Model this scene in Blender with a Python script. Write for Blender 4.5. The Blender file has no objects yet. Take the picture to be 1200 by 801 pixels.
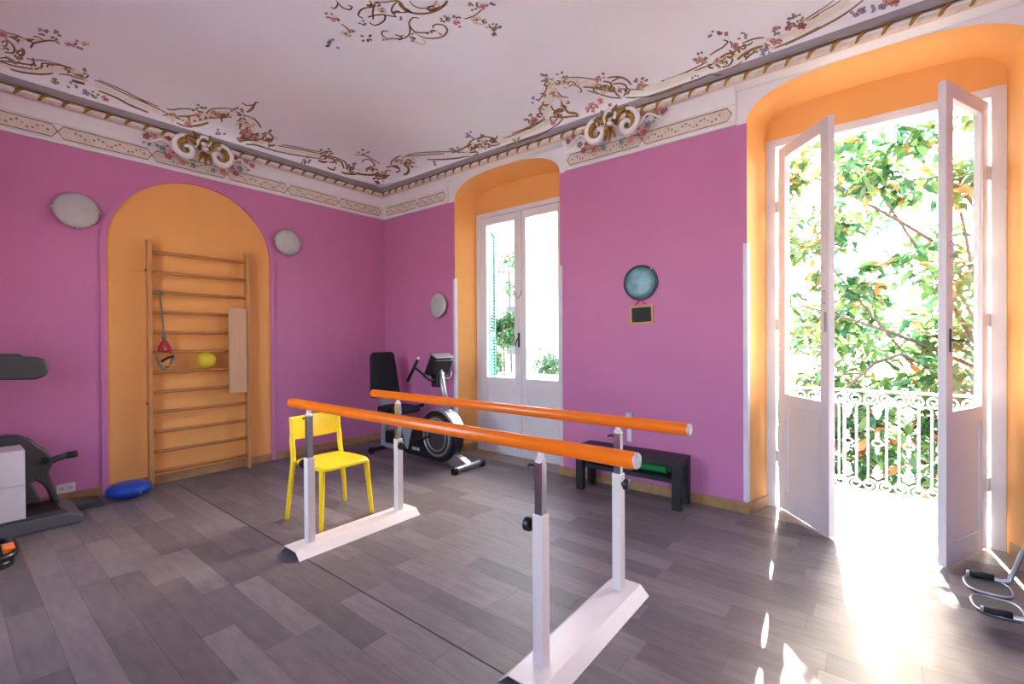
import bpy, bmesh, math, random
from mathutils import Vector, Matrix
random.seed(7)
scene = bpy.context.scene
COL = scene.collection

# ------------------------------------------------------------------ camera
FPX, CXP, CYP = 537.7, 600.0, 400.5
YAW, PIT, ROL = math.radians(38.43), math.radians(-.395), math.radians(-.323)
CAM = Vector((5.518, -4.021, 1.4))
FW = Vector((-math.sin(YAW)*math.cos(PIT), math.cos(YAW)*math.cos(PIT), math.sin(PIT)))
_r = Vector((math.cos(YAW), math.sin(YAW), 0)); _u = _r.cross(FW)
RT = _r*math.cos(ROL)+_u*math.sin(ROL); UP = -_r*math.sin(ROL)+_u*math.cos(ROL)
cd = bpy.data.cameras.new('camera'); cam = bpy.data.objects.new('camera', cd); COL.objects.link(cam)
cd.sensor_width = 36; cd.lens = FPX/1200*36; cd.clip_start = .02; cd.clip_end = 300
mw = Matrix((RT, UP, -FW)).transposed().to_4x4(); mw.translation = CAM; cam.matrix_world = mw
scene.camera = cam
# ------------------------------------------------------------------ light
SKY_STRENGTH, SUN_STRENGTH, EXPOSURE = 1.5, 30.0, 1.15
SUN_TRAVEL = Vector((.115, -1, -.53)).normalized()
scene.view_settings.view_transform = 'Standard'; scene.view_settings.look = 'None'
scene.view_settings.exposure = EXPOSURE; scene.view_settings.gamma = 1
scene.view_settings.use_curve_mapping = False
w = bpy.data.worlds.new('sky'); scene.world = w; w.use_nodes = True
wn = w.node_tree; bg = wn.nodes['Background']
sky = wn.nodes.new('ShaderNodeTexSky'); sky.sky_type = 'NISHITA'; sky.sun_disc = False
sky.sun_elevation = math.asin(-SUN_TRAVEL.z); sky.sun_rotation = math.atan2(-SUN_TRAVEL.x, -SUN_TRAVEL.y)
sky.air_density = 1.0; sky.dust_density = 2.5; sky.ozone_density = 1.0
hs = wn.nodes.new('ShaderNodeHueSaturation'); hs.inputs['Saturation'].default_value = 1.05   # thin bright haze whitens the sky
wn.links.new(sky.outputs[0], hs.inputs['Color']); wn.links.new(hs.outputs[0], bg.inputs[0]); bg.inputs[1].default_value = SKY_STRENGTH
sd = bpy.data.lights.new('sun', 'SUN'); sd.energy = SUN_STRENGTH; sd.angle = math.radians(.6); sd.color = (1, .97, .92)
so = bpy.data.objects.new('sun', sd); COL.objects.link(so)
so.rotation_euler = SUN_TRAVEL.to_track_quat('-Z', 'Y').to_euler(); so.location = (5, 12, 10)
ad = bpy.data.lights.new('sun_aureole', 'SUN'); ad.energy = 1.0; ad.angle = math.radians(50); ad.color = (.88, .94, 1)   # bright haze round the sun
ao = bpy.data.objects.new('sun_aureole', ad); COL.objects.link(ao); ao.rotation_euler = so.rotation_euler; ao.location = (5, 12, 11)
def portal(x0, x1, z0, z1, y, rx=-math.pi/2):
    l = bpy.data.lights.new('window_portal', 'AREA'); l.shape = 'RECTANGLE'; l.size = x1-x0; l.size_y = z1-z0
    l.cycles.is_portal = True
    o = bpy.data.objects.new('window_portal', l); COL.objects.link(o)
    o.location = ((x0+x1)/2, y, (z0+z1)/2); o.rotation_euler = (rx, 0, 0)
portal(1.5, 2.92, 0, 3.0, .52); portal(4.8, 6.18, 0, 3.02, .52)
ADDED_WINDOWS = [(1.9, 3.1), (5.7, 6.9)]      # unseen windows added to brighten the room, in the wall behind the camera
for a_, b_ in ADDED_WINDOWS: portal(a_, b_, .5, 3.0, -4.9, math.pi/2)

# ------------------------------------------------------------------ materials
def lin(c):
    return tuple(((v/255)/12.92 if v/255 <= .04045 else ((v/255+.055)/1.055)**2.4) for v in c)
MATS = {}
def mat(name, rgb, rough=.5, metal=0, var=.06, scale=8, bump=0, spec=.5, stretch=(1, 1, 1), rnd=0, coat=0, bscale=60, sub=0, trans=0):
    m = bpy.data.materials.new(name); m.use_nodes = True; nt = m.node_tree; b = nt.nodes['Principled BSDF']
    c = lin(rgb); N = nt.nodes.new; L = nt.links.new
    geo = N('ShaderNodeNewGeometry'); mp = N('ShaderNodeMapping'); mp.inputs['Scale'].default_value = stretch
    L(geo.outputs['Position'], mp.inputs['Vector'])
    no = N('ShaderNodeTexNoise'); no.inputs['Scale'].default_value = scale; no.inputs['Detail'].default_value = 5
    L(mp.outputs[0], no.inputs['Vector'])
    mr = N('ShaderNodeMapRange'); mr.inputs[3].default_value = 1-var; mr.inputs[4].default_value = 1+var
    mr.inputs[1].default_value = .3; mr.inputs[2].default_value = .7
    L(no.outputs['Fac'], mr.inputs[0])
    mx = N('ShaderNodeVectorMath'); mx.operation = 'SCALE'; mx.inputs[0].default_value = c
    L(mr.outputs[0], mx.inputs['Scale']); last = mx
    if rnd:
        oi = N('ShaderNodeObjectInfo'); m2 = N('ShaderNodeMapRange'); m2.inputs[3].default_value = 1-rnd; m2.inputs[4].default_value = 1+rnd
        L(oi.outputs['Random'], m2.inputs[0]); s2 = N('ShaderNodeVectorMath'); s2.operation = 'SCALE'
        L(mx.outputs[0], s2.inputs[0]); L(m2.outputs[0], s2.inputs['Scale']); last = s2
    L(last.outputs[0], b.inputs['Base Color'])
    b.inputs['Roughness'].default_value = rough; b.inputs['Metallic'].default_value = metal
    b.inputs['Specular IOR Level'].default_value = spec
    b.inputs['Coat Weight'].default_value = coat
    if trans:
        b.inputs['Subsurface Weight'].default_value = 0
        tr = N('ShaderNodeBsdfTranslucent'); tr.inputs[0].default_value = (*[min(1, v*1.6) for v in c], 1)
        ms = N('ShaderNodeMixShader'); ms.inputs[0].default_value = trans
        out = nt.nodes['Material Output']
        L(b.outputs[0], ms.inputs[1]); L(tr.outputs[0], ms.inputs[2]); L(ms.outputs[0], out.inputs[0])
    if bump:
        n2 = N('ShaderNodeTexNoise'); n2.inputs['Scale'].default_value = bscale; n2.inputs['Detail'].default_value = 4
        L(mp.outputs[0], n2.inputs['Vector']); bu = N('ShaderNodeBump'); bu.inputs['Strength'].default_value = bump; bu.inputs['Distance'].default_value = .01
        L(n2.outputs['Fac'], bu.inputs['Height']); L(bu.outputs[0], b.inputs['Normal'])
    MATS[name] = m
    return m
mat('purple', (202, 122, 165), .55, var=.03, scale=2, bump=.05)
mat('orange_wall', (243, 172, 92), .6, var=.03, scale=2, bump=.05)
mat('ceiling_white', (242, 240, 238), .7, var=.025, scale=1.2)
mat('plaster', (236, 231, 227), .6, var=.03, scale=4)
mat('white_paint', (232, 226, 224), .35, var=.03, scale=3)
mat('guard_white', (225, 218, 222), .4)
mat('baseboard', (176, 134, 88), .4, var=.22, scale=9)
mat('sill_stone', (150, 135, 122), .35, var=.2, scale=14)
mat('balcony_stone', (232, 228, 220), .7, var=.08)
mat('gold', (158, 118, 44), .35, metal=.7, var=.2, scale=30)
mat('paint_gold', (150, 112, 58), .6, var=.2, scale=20)
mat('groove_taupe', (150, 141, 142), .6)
mat('paint_brown', (128, 94, 58), .6, var=.2, scale=20)
mat('paint_ivory', (236, 226, 204), .6, var=.04, scale=20)
mat('paint_cream', (226, 208, 178), .6, var=.08, scale=20)
mat('paint_pink', (206, 140, 136), .6, var=.2, scale=40)
mat('paint_rose', (176, 84, 92), .6, var=.25, scale=40)
mat('paint_green', (138, 138, 104), .6, var=.25, scale=40)
mat('paint_blue', (140, 142, 156), .6, var=.2, scale=40)
mat('rope_plaster', (214, 196, 176), .6, var=.15, scale=30)
mat('frieze_cream', (222, 208, 190), .6, var=.06, scale=20)
mat('wood', (196, 138, 78), .4, var=.12, scale=12, stretch=(3, 3, .4))
mat('rung_wood', (186, 122, 60), .4, var=.12, scale=12, stretch=(3, .4, 3))
mat('board_wood', (206, 160, 120), .5, var=.06, scale=10, stretch=(3, 3, .3))
mat('yellow_plastic', (246, 208, 20), .3, var=.03)
mat('orange_bar', (250, 122, 8), .3, var=.03, coat=.2)
mat('cap_grey', (200, 196, 190), .5)
mat('steel_white', (236, 226, 216), .35, var=.02)
mat('chrome', (190, 194, 200), .18, metal=1, var=.05)
mat('silver', (176, 176, 180), .3, metal=.7, var=.05)
mat('grey_plastic', (150, 150, 152), .45)
mat('black_plastic', (22, 22, 25), .35, var=.1)
mat('black_fabric', (17, 18, 24), .8, var=.15, scale=60)
mat('rubber', (28, 28, 28), .6)
mat('dark_grey', (62, 62, 60), .45, var=.08)
mat('mid_grey', (86, 88, 90), .5, var=.1)
mat('screen', (70, 90, 100), .15)
mat('bench_black', (30, 24, 26), .45, var=.15, scale=20, stretch=(.3, 3, 3))
mat('foam_green', (22, 128, 62), .75)
mat('blue_rubber', (12, 72, 170), .3)
mat('ball_yellow', (214, 186, 36), .55)
mat('red_fabric', (170, 32, 50), .7)
mat('rope_grey', (110, 112, 92), .8, var=.3, scale=200)
mat('copper', (190, 110, 70), .5)
mat('teal_plate', (116, 162, 168), .3, var=.25, scale=14)
mat('dark_rim', (58, 78, 92), .35)
mat('slate', (40, 40, 44), .7)
mat('slate_wood', (206, 160, 106), .6)
mat('pink_ribbon', (216, 70, 100), .6)
mat('cabinet_white', (205, 203, 200), .4)
mat('frost', (186, 186, 180), .25, var=.08, scale=10)
mat('shutter_teal', (14, 116, 100), .5)
mat('rail_white', (240, 240, 238), .4)
mat('cream_wall', (238, 228, 200), .8)
mat('leaf_a', (84, 116, 58), .3, var=.3, scale=6, trans=.35)
mat('leaf_b', (50, 92, 56), .25, var=.3, scale=6, trans=.3)
mat('leaf_c', (172, 112, 60), .5, var=.3, scale=6, trans=.3)
mat('bark', (96, 82, 70), .8, var=.3)
mat('gravel', (196, 194, 188), .9, var=.1, scale=3)  # pale so the ground bounces light up to the ceiling
mat('plank', (119, 110, 108), .42, var=.13, scale=6, stretch=(1, 4, 1), rnd=.26, bump=.04, bscale=14, spec=.28)
mat('seam', (38, 34, 33), .6)
# thin clear glazing: part see-through, part mirror by the angle of view of the pane itself
g = bpy.data.materials.new('glass'); g.use_nodes = True; nt = g.node_tree; nt.nodes.remove(nt.nodes['Principled BSDF'])
tb = nt.nodes.new('ShaderNodeBsdfTransparent'); gb = nt.nodes.new('ShaderNodeBsdfGlossy'); gb.inputs['Roughness'].default_value = .02
lw = nt.nodes.new('ShaderNodeLayerWeight'); lw.inputs[0].default_value = .5
pw = nt.nodes.new('ShaderNodeMath'); pw.operation = 'POWER'; pw.inputs[1].default_value = 4; nt.links.new(lw.outputs['Facing'], pw.inputs[0])
fr = nt.nodes.new('ShaderNodeMapRange'); fr.inputs[3].default_value = .02; fr.inputs[4].default_value = .7; nt.links.new(pw.outputs[0], fr.inputs[0]); ms = nt.nodes.new('ShaderNodeMixShader')
nt.links.new(fr.outputs[0], ms.inputs[0]); nt.links.new(tb.outputs[0], ms.inputs[1]); nt.links.new(gb.outputs[0], ms.inputs[2])
nt.links.new(ms.outputs[0], nt.nodes['Material Output'].inputs[0]); MATS['glass'] = g

# ------------------------------------------------------------------ mesh helpers
class MB:
    def __init__(s, M=None): s.v = []; s.f = []; s.mi = []; s.M = M; s.cur = 0
    def add(s, vs, fs):
        o = len(s.v)
        for p in vs:
            p = Vector(p)
            if s.M is not None: p = s.M @ p
            s.v.append(p)
        for f in fs: s.f.append([i+o for i in f]); s.mi.append(s.cur)
        return s
    def box(s, x0, x1, y0, y1, z0, z1):
        vs = [(x, y, z) for z in (z0, z1) for x, y in ((x0, y0), (x1, y0), (x1, y1), (x0, y1))]
        return s.add(vs, [(0, 3, 2, 1), (4, 5, 6, 7), (0, 1, 5, 4), (1, 2, 6, 5), (2, 3, 7, 6), (3, 0, 4, 7)])
    def prism(s, poly, ax, t0, t1):
        # poly: 2D points in the two other axes, extruded along axis ax
        def P(a, b, t): return {0: (t, a, b), 1: (a, t, b), 2: (a, b, t)}[ax]
        n = len(poly); vs = [P(a, b, t0) for a, b in poly]+[P(a, b, t1) for a, b in poly]
        fs = [tuple(range(n)), tuple(range(2*n-1, n-1, -1))]+[(i, i+n, (i+1) % n+n, (i+1) % n) for i in range(n)]
        return s.add(vs, fs)
    def tube(s, pts, r, n=8, closed=False, flat=1):
        pts = [Vector(p) for p in pts]; m = len(pts); R = r if isinstance(r, (list, tuple)) else [r]*m
        vs = []; fs = []; up = None
        for i, p in enumerate(pts):
            if closed: t = pts[(i+1) % m]-pts[i-1]
            else: t = pts[min(i+1, m-1)]-pts[max(i-1, 0)]
            t.normalize()
            if up is None: up = t.orthogonal().normalized() if abs(t.z) > .9 else Vector((0, 0, 1))
            a = t.cross(up)
            if a.length < 1e-4: a = t.orthogonal()
            a.normalize(); b = a.cross(t).normalized(); up = b
            for k in range(n):
                q = 2*math.pi*k/n; vs.append(p+a*math.cos(q)*R[i]+b*math.sin(q)*R[i]*flat)
        for i in range(m if closed else m-1):
            for k in range(n):
                j = (i+1) % m
                fs.append((i*n+k, i*n+(k+1) % n, j*n+(k+1) % n, j*n+k))
        if not closed: fs += [tuple(range(n-1, -1, -1)), tuple(range((m-1)*n, m*n))]
        return s.add(vs, fs)
    def lathe(s, prof, c=(0, 0, 0), axis=(0, 0, 1), n=24):
        # prof: (radius, height) pairs, closed with fans at both ends
        ax = Vector(axis).normalized(); a = ax.orthogonal().normalized(); b = ax.cross(a); c = Vector(c); vs = []; fs = []
        for r, h in prof:
            for k in range(n):
                q = 2*math.pi*k/n; vs.append(c+ax*h+a*math.cos(q)*r+b*math.sin(q)*r)
        m = len(prof)
        for i in range(m-1):
            for k in range(n): fs.append((i*n+k, i*n+(k+1) % n, (i+1)*n+(k+1) % n, (i+1)*n+k))
        fs += [tuple(range(n-1, -1, -1)), tuple(range((m-1)*n, m*n))]
        return s.add(vs, fs)
    def cyl(s, p, q, r, n=16):
        p = Vector(p); q = Vector(q); return s.lathe([(r, 0), (r, (q-p).length)], p, q-p, n)
    def ball(s, c, r, n=16, sc=(1, 1, 1)):
        vs = []; fs = []; m = n//2
        for i in range(m+1):
            th = math.pi*i/m
            for k in range(n):
                q = 2*math.pi*k/n
                vs.append((c[0]+r*sc[0]*math.sin(th)*math.cos(q), c[1]+r*sc[1]*math.sin(th)*math.sin(q), c[2]+r*sc[2]*math.cos(th)))
        for i in range(m):
            for k in range(n): fs.append((i*n+k, (i+1)*n+k, (i+1)*n+(k+1) % n, i*n+(k+1) % n))
        return s.add(vs, fs)
OFF = {}
def obj(name, mb, m, parent=None, bevel=0, smooth=False, seg=2, auto=False):
    off = OFF.get(parent, Vector((0, 0, 0))) if parent else Vector((0, 0, 0))
    me = bpy.data.meshes.new(name); me.from_pydata([tuple(p-off) for p in mb.v], [], mb.f)
    ms = m if isinstance(m, (list, tuple)) else [m]
    for k in ms: me.materials.append(MATS[k] if isinstance(k, str) else k)
    if len(ms) > 1:
        for p, i in zip(me.polygons, mb.mi): p.material_index = i
    bm = bmesh.new(); bm.from_mesh(me)
    bmesh.ops.remove_doubles(bm, verts=bm.verts, dist=1e-6); bmesh.ops.recalc_face_normals(bm, faces=bm.faces)
    bm.to_mesh(me); bm.free()
    o = bpy.data.objects.new(name, me); COL.objects.link(o)
    if smooth or auto:
        for p in me.polygons: p.use_smooth = True
        if auto:
            try: me.set_sharp_from_angle(angle=math.radians(40))
            except Exception: pass
    if parent: o.parent = parent
    OFF[o] = off
    if bevel:
        b = o.modifiers.new('bevel', 'BEVEL'); b.width = bevel; b.segments = seg; b.limit_method = 'ANGLE'; b.angle_limit = math.radians(40)
    return o
def tag(o, label, cat, group=None):
    o['label'] = label; o['category'] = cat
    if group: o['group'] = group
    return o
def struct(o, label=None):
    o['kind'] = 'structure'
    if label: o['label'] = label
    return o
def stuff(o): o['kind'] = 'stuff'; return o
def thing(name, label, cat, loc=(0, 0, 0), rotz=0, group=None, local=False):
    o = bpy.data.objects.new(name, None); COL.objects.link(o); o.location = loc; o.rotation_euler = (0, 0, rotz)
    o.empty_display_size = .1
    OFF[o] = Vector((0, 0, 0)) if local else Vector(loc)
    if label: tag(o, label, cat, group)
    return o
def sempty(name, label, loc):
    o = thing(name, None, None, loc); return struct(o, label)
def share(src, name, parent, loc=(0, 0, 0), rot=(0, 0, 0)):
    o = src.copy(); COL.objects.link(o); o.name = name; o.parent = parent; o.location = loc; o.rotation_euler = rot; return o
def spline(pts, k=6):
    pts = [Vector(p) for p in pts]; out = []
    for i in range(len(pts)-1):
        p0 = pts[max(i-1, 0)]; p1 = pts[i]; p2 = pts[i+1]; p3 = pts[min(i+2, len(pts)-1)]
        for j in range(k):
            t = j/k
            out.append(.5*((2*p1)+(p2-p0)*t+(2*p0-5*p1+4*p2-p3)*t*t+(3*p1-p0-3*p2+p3)*t**3))
    out.append(pts[-1]); return out
def ray(x, y): return FW+RT*((x-CXP)/FPX)+UP*((CYP-y)/FPX)

# ------------------------------------------------------------------ room
RX, RY, ZT = 7.7, -4.62, 3.9
# floor with laid planks
fl = struct(obj('floor', MB().box(-.1, RX+.1, RY-.1, .3, -.12, -.003), 'seam'), 'grey-brown wood-look plank floor')
PW, PL = .14, .74
pm = MB().box(.0006, PL-.0006, .0006, PW-.0006, -.003, 0)
plank0 = None
row = 0; y = -2.55
rows = [(-2.55+PW*k) for k in range(-15, 19)]; hid = MB()
for k, yy in enumerate(rows):
    if yy < RY-PW+.01 or yy > 0: continue
    x = -PL*((k*.37+.2*(k % 3)) % 1)
    while x < RX:
        x0, x1 = max(x, 0), min(x+PL, RX); y0, y1 = max(yy, RY), min(yy+PW, .0)
        if x1-x0 > .02 and y1-y0 > .02:
            # planks far outside the picture are joined
            dv = [Vector((a, b, 0))-CAM for a in (x0, x1) for b in (y0, y1)]
            seen = any(d.dot(FW) > .3 and -60 < 600+FPX*d.dot(RT)/d.dot(FW) < 1260 and 400-FPX*d.dot(UP)/d.dot(FW) < 850 for d in dv)
            if not seen:
                hid.box(x0+.0006, x1-.0006, y0+.0005, y1-.0005, -.003, 0); x += PL; continue
            gy = .003 if abs(y0+2.55) < .01 else .0005
            full = x1-x0 > PL-.001 and y1-y0 > PW-.001 and gy < .001
            if full and plank0:
                p = share(plank0, 'plank', fl, (x0, y0, 0))
            else:
                p = obj('plank', MB().box(.0006, x1-x0-.0006, gy, y1-y0-(.004 if abs(y1+2.55) < .01 else .0005), -.003, 0), 'plank', fl)
                p.location = (x0, y0, 0)
                if full: plank0 = p
        x += PL
stuff(obj('plank_field', hid, 'plank', fl))
# raised dark joint strip between the two floor coverings
obj('seam_strip', MB().box(.2, 4.6, -2.556, -2.549, -.003, .0008), 'seam', fl)
for (a, b) in ((1.44, 2.95), (4.73, 6.25)):
    obj('sill_slab', MB().box(a, b, .0, .30, -.05, -.001), 'sill_stone', fl)

# left wall with arched recess
wl = MB()
AC, AR, AS = -2.31, .77, 2.285
arch = [(AC-AR, 0)]+[(AC-AR*math.cos(math.pi*i/28), AS+AR*math.sin(math.pi*i/28)) for i in range(29)]+[(AC+AR, 0)]
wl.prism([(RY-.2, 0)]+arch+[(.5, 0), (.5, 3.10), (RY-.2, 3.10)], 0, -.012, 0)
wl.box(-.25, -.012, RY-.2, .5, 0, ZT)
wall_left = struct(obj('wall_left', wl, 'purple'), 'purple wall with an arched orange recess')
wl2 = MB().box(-.012, 0, RY-.2, .5, 3.10, ZT)
obj('upper_band', wl2, 'plaster', wall_left)
obj('arch_panel', MB().prism(arch, 0, -.0119, -.009), 'orange_wall', wall_left)
tr = MB(); vs = []; fs = []
ins = [(AC-AR+.045, 0)]+[(AC-(AR-.045)*math.cos(math.pi*i/28), AS+(AR-.045)*math.sin(math.pi*i/28)) for i in range(29)]+[(AC+AR-.045, 0)]
n = len(arch)
for lst, xx in ((arch, -.01), (arch, .016), (ins, .016), (ins, -.01)): vs += [(xx, a, b) for a, b in lst]
for i in range(n-1):
    for k in range(4): fs.append((k*n+i, k*n+i+1, ((k+1) % 4)*n+i+1, ((k+1) % 4)*n+i))
obj('arch_trim', MB().add(vs, fs), 'purple', wall_left)

# window wall with two arched niches
NI = [(1.43, 2.965), (4.715, 6.265)]
def archz(a, b, x, base=3.12, rise=.245):
    # flattened arch: rounded shoulders, shallow crown
    t = (x-a)/(b-a)*2-1
    return base+rise*(1-abs(t)**4.2)**(1/2.0)*(.80+.20*(1-t*t))
def archb(a, b, x):
    t = (x-a)/(b-a)*2-1
    return 3.09+.185*(1-abs(t)**7)**.5*(.85+.15*(1-t*t))
wr = MB()
piers = [(-.25, NI[0][0]), (NI[0][1], NI[1][0]), (NI[1][1], RX+.25)]
for a, b in piers:
    wr.cur = 0; wr.box(a, b, 0, .5, 0, 3.10)
    wr.cur = 1; wr.box(a, b, 0, .5, 3.10, ZT)
NS = 28
for a, b in NI:
    xs = [a+(b-a)*(.5-.5*math.cos(math.pi*i/NS)) for i in range(NS+1)]
    wr.cur = 1
    poly = [(x, archz(a, b, x)) for x in xs]
    wr.prism(poly+[(b, ZT), (a, ZT)], 1, 0, .5)
wall_right = struct(obj('wall_right', wr, ['purple', 'plaster']), 'purple wall with two arched window niches')
FR = [(1.53, 2.90, 2.97), (4.80, 6.18, 3.02)]       # window frames: x0, x1, top
for (a, b), (fa, fb, ft) in zip(NI, FR):
    m = MB(); xs = [a+(b-a)*(.5-.5*math.cos(math.pi*i/NS)) for i in range(NS+1)]
    f0 = [(a, 0, 0)]+[(x, 0, archz(a, b, x)-.001) for x in xs]+[(b, 0, 0)]
    def bk(x): return fa+(x-a)/(b-a)*(fb-fa)
    f1 = [(fa, .29, 0)]+[(bk(x), .29, archb(a, b, x)) for x in xs]+[(fb, .29, 0)]
    n = len(f0); vs = [(x, y-.0005, z) for x, y, z in f0]
    mids = []
    for k in range(1, 5):
        t = k/4; e = t*t
        vs += [(p[0]+(q[0]-p[0])*t, q[1]*t, p[2]+(q[2]-p[2])*e) for p, q in zip(f0, f1)]
    fs = [(k*n+i, k*n+i+1, (k+1)*n+i+1, (k+1)*n+i) for k in range(4) for i in range(n-1)]
    m.add(vs, fs)
    o = obj('niche_reveal', m, 'orange_wall', wall_right, auto=True)
    h = MB().prism([(fa, ft-.02)]+[(bk(x), archb(a, b, x)) for x in xs]+[(fb, ft-.02)], 1, .289, .5)
    obj('niche_head', h, 'orange_wall', wall_right)
    # solid masonry behind the splayed jambs
    obj('jamb', MB().prism([(a, .002), (fa, .29), (fa, .5), (a, .5)], 2, 0, ft+.1), 'plaster', wall_right)
    obj('jamb', MB().prism([(b, .002), (fb, .29), (fb, .5), (b, .5)], 2, 0, ft+.1), 'plaster', wall_right)
# unseen walls behind the camera
rw = MB(); xs = [-.25]+[v for ab in ADDED_WINDOWS for v in ab]+[RX+.25]
for a, b in zip(xs[::2], xs[1::2]): rw.box(a, b, RY-.25, RY, 0, ZT)
for a, b in ADDED_WINDOWS: rw.box(a, b, RY-.25, RY, 0, .5); rw.box(a, b, RY-.25, RY, 3.0, ZT)
wall_rear = struct(obj('wall_rear', rw, 'purple'), 'purple wall with added tall windows behind the viewer')
for k, (a, b) in enumerate(ADDED_WINDOWS):  # windows put in behind the camera to let in fill light
    t = thing('window_%d' % (k+2), None, None, ((a+b)/2, RY-.15, .5)); struct(t, 'tall white window added for light in the wall behind the viewer')
    f = MB().box(a, a+.06, RY-.18, RY-.12, .5, 3.0); f.box(b-.06, b, RY-.18, RY-.12, .5, 3.0); f.box(a+.06, b-.06, RY-.18, RY-.12, .5, .57); f.box(a+.06, b-.06, RY-.18, RY-.12, 2.93, 3.0)
    f.box((a+b)/2-.04, (a+b)/2+.04, RY-.18, RY-.12, .57, 2.93)
    obj('frame', f, 'white_paint', t); obj('glass_pane', MB().box(a+.06, (a+b)/2-.04, RY-.152, RY-.148, .57, 2.93), 'glass', t); obj('glass_pane', MB().box((a+b)/2+.04, b-.06, RY-.152, RY-.148, .57, 2.93), 'glass', t)
struct(obj('wall_near', MB().box(RX, RX+.25, RY-.25, .5, 0, ZT), 'purple'), 'purple end wall facing the arched recess')

# baseboards
bb = MB().box(0, .014, RY, 0, 0, .085)
struct(obj('baseboard_left', bb, 'baseboard', bevel=.002), 'brown baseboard under the arched wall')
for n_, (a, b) in enumerate(((0.014, NI[0][0]), (NI[0][1], NI[1][0]), (NI[1][1], RX))):
    m = MB().box(a, b, -.014, 0, 0, .085)
    if n_ > 0: m.prism([(a-.001, -.014), (a+.10-.001, .285), (a+.086, .285), (a-.014, -.014)][::1] if 0 else [(a, -.014), (a-.014, -.014), (a-.014-.068, .285), (a-.068, .285)], 2, 0, .085)
    if n_ < 2: m.prism([(b, -.014), (b+.014, -.014), (b+.014+.09, .285), (b+.09, .285)], 2, 0, .085)
    struct(obj('baseboard_right', m, 'baseboard', bevel=.002), ['brown baseboard behind the exercise bike', 'brown baseboard behind the black bench', 'brown baseboard right of the balcony door'][n_])
# white corner guards on the niche edges
tn = 10
for k, (x, s, lab) in enumerate(((NI[0][0], -1, 'white corner guard left of the closed window'), (NI[0][1], 1, 'white corner guard right of the closed window'), (NI[1][0], -1, 'white corner guard left of the balcony door'), (NI[1][1], 1, 'white corner guard right of the balcony door'))):
    x0, x1 = sorted((x+s*.028, x-s*.003))
    m = MB().box(x0, x1, -.005, -.0006, .086, 2.15)
    m.prism([(x, -.004), (x-s*.004, -.004), (x-s*.013, .03), (x-s*.009, .03)], 2, .086, 2.15)
    struct(obj('trim_%d' % tn, m, 'guard_white', bevel=.001), lab); tn += 1

# ------------------------------------------------------------------ cornice and ceiling
def sweep(prof, p0, p1, inward, m0=0, m1=0):
    # prof: (distance from wall, z); m0/m1 = 1 mitre the end inwards by the distance
    p0 = Vector(p0); p1 = Vector(p1); d = (p1-p0).normalized(); inw = Vector(inward); n = len(prof); vs = []
    for p, s, mm in ((p0, 1, m0), (p1, -1, m1)):
        for a, z in prof: q = p+inw*a+d*(s*mm*a); vs.append((q.x, q.y, z))
    fs = [(i, (i+1) % n, n+(i+1) % n, n+i) for i in range(n)]
    if not m0: fs.append(tuple(range(n)))
    if not m1: fs.append(tuple(range(2*n-1, n-1, -1)))
    return vs, fs
rope = [(.125+.032*math.cos(q), 3.405+.032*math.sin(q)) for q in [math.radians(-150+40*i) for i in range(7)]]
UPP = [(0, 3.366), (.04, 3.367), (.085, 3.379), (.096, 3.383)]+rope+[(.150, 3.444), (.140, 3.458), (.138, 3.478), (.151, 3.4995), (.151, 3.504), (0, 3.51)]
SIDES = [((0, 0), (RX, 0), (0, -1)), ((RX, 0), (RX, RY), (-1, 0)), ((RX, RY), (0, RY), (0, 1)), ((0, RY), (0, 0), (1, 0))]
up = MB()
for a, b, nrm in SIDES:
    v, f = sweep(UPP, (*a, 0), (*b, 0), (*nrm, 0), 1, 1); up.add(v, f)
trim1 = struct(obj('trim_1', up, 'plaster', auto=True), 'white plaster cornice with a beaded rope moulding')
# pinkish rope band and a dark gilt line above it
def strip_loop(name, prof, m):
    s = MB()
    for a, b, nrm in SIDES:
        v, f = sweep(prof, (*a, 0), (*b, 0), (*nrm, 0), 1, 1); s.add(v, f)
    return obj(name, s, m, trim1, auto=True)
strip_loop('rope_band', [(.125+.034*math.cos(q), 3.405+.034*math.sin(q)) for q in [math.radians(-130+30*i) for i in range(5)]]+[(.12, 3.405)], 'rope_plaster')
strip_loop('gilt_line', [(.150, 3.4285), (.158, 3.431), (.160, 3.437), (.15, 3.441)], 'paint_brown')
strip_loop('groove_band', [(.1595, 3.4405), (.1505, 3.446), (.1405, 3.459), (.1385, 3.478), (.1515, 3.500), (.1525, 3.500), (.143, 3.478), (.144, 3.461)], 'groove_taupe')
tick = MB()
tick.tube([(-.030, -.118, -.036+.01), (-.006, -.150, -.022), (.004, -.161, 0), (.030, -.158, .018), (.04, -.15, .026)], [.006, .010, .0125, .010, .005], 6)
tick0 = None
for a, b, nrm, rz in ((SIDES[0][0], SIDES[0][1], 0, 0), (SIDES[1][0], SIDES[1][1], 0, -math.pi/2), (SIDES[2][0], SIDES[2][1], 0, math.pi), (SIDES[3][0], SIDES[3][1], 0, math.pi/2)):
    a = Vector((*a, 3.405)); b = Vector((*b, 3.405)); L_ = (b-a).length; cnt = int((L_-.3)/.1375)
    for i in range(cnt):
        p = a+(b-a).normalized()*(.2+i*.1375)
        if tick0 is None: tick0 = obj('gilt_tick', tick, 'gold', trim1, smooth=True); tick0.location = p; tick0.rotation_euler = (0, 0, rz)
        else: share(tick0, 'gilt_tick', trim1, p, (0, 0, rz))
FRZ = [(0, 3.10), (.03, 3.10), (.033, 3.108), (.033, 3.122), (.02, 3.132), (.02, 3.262), (.03, 3.268), (.03, 3.285), (.036, 3.31), (.052, 3.345), (.084, 3.3785), (0, 3.3785)]
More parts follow.
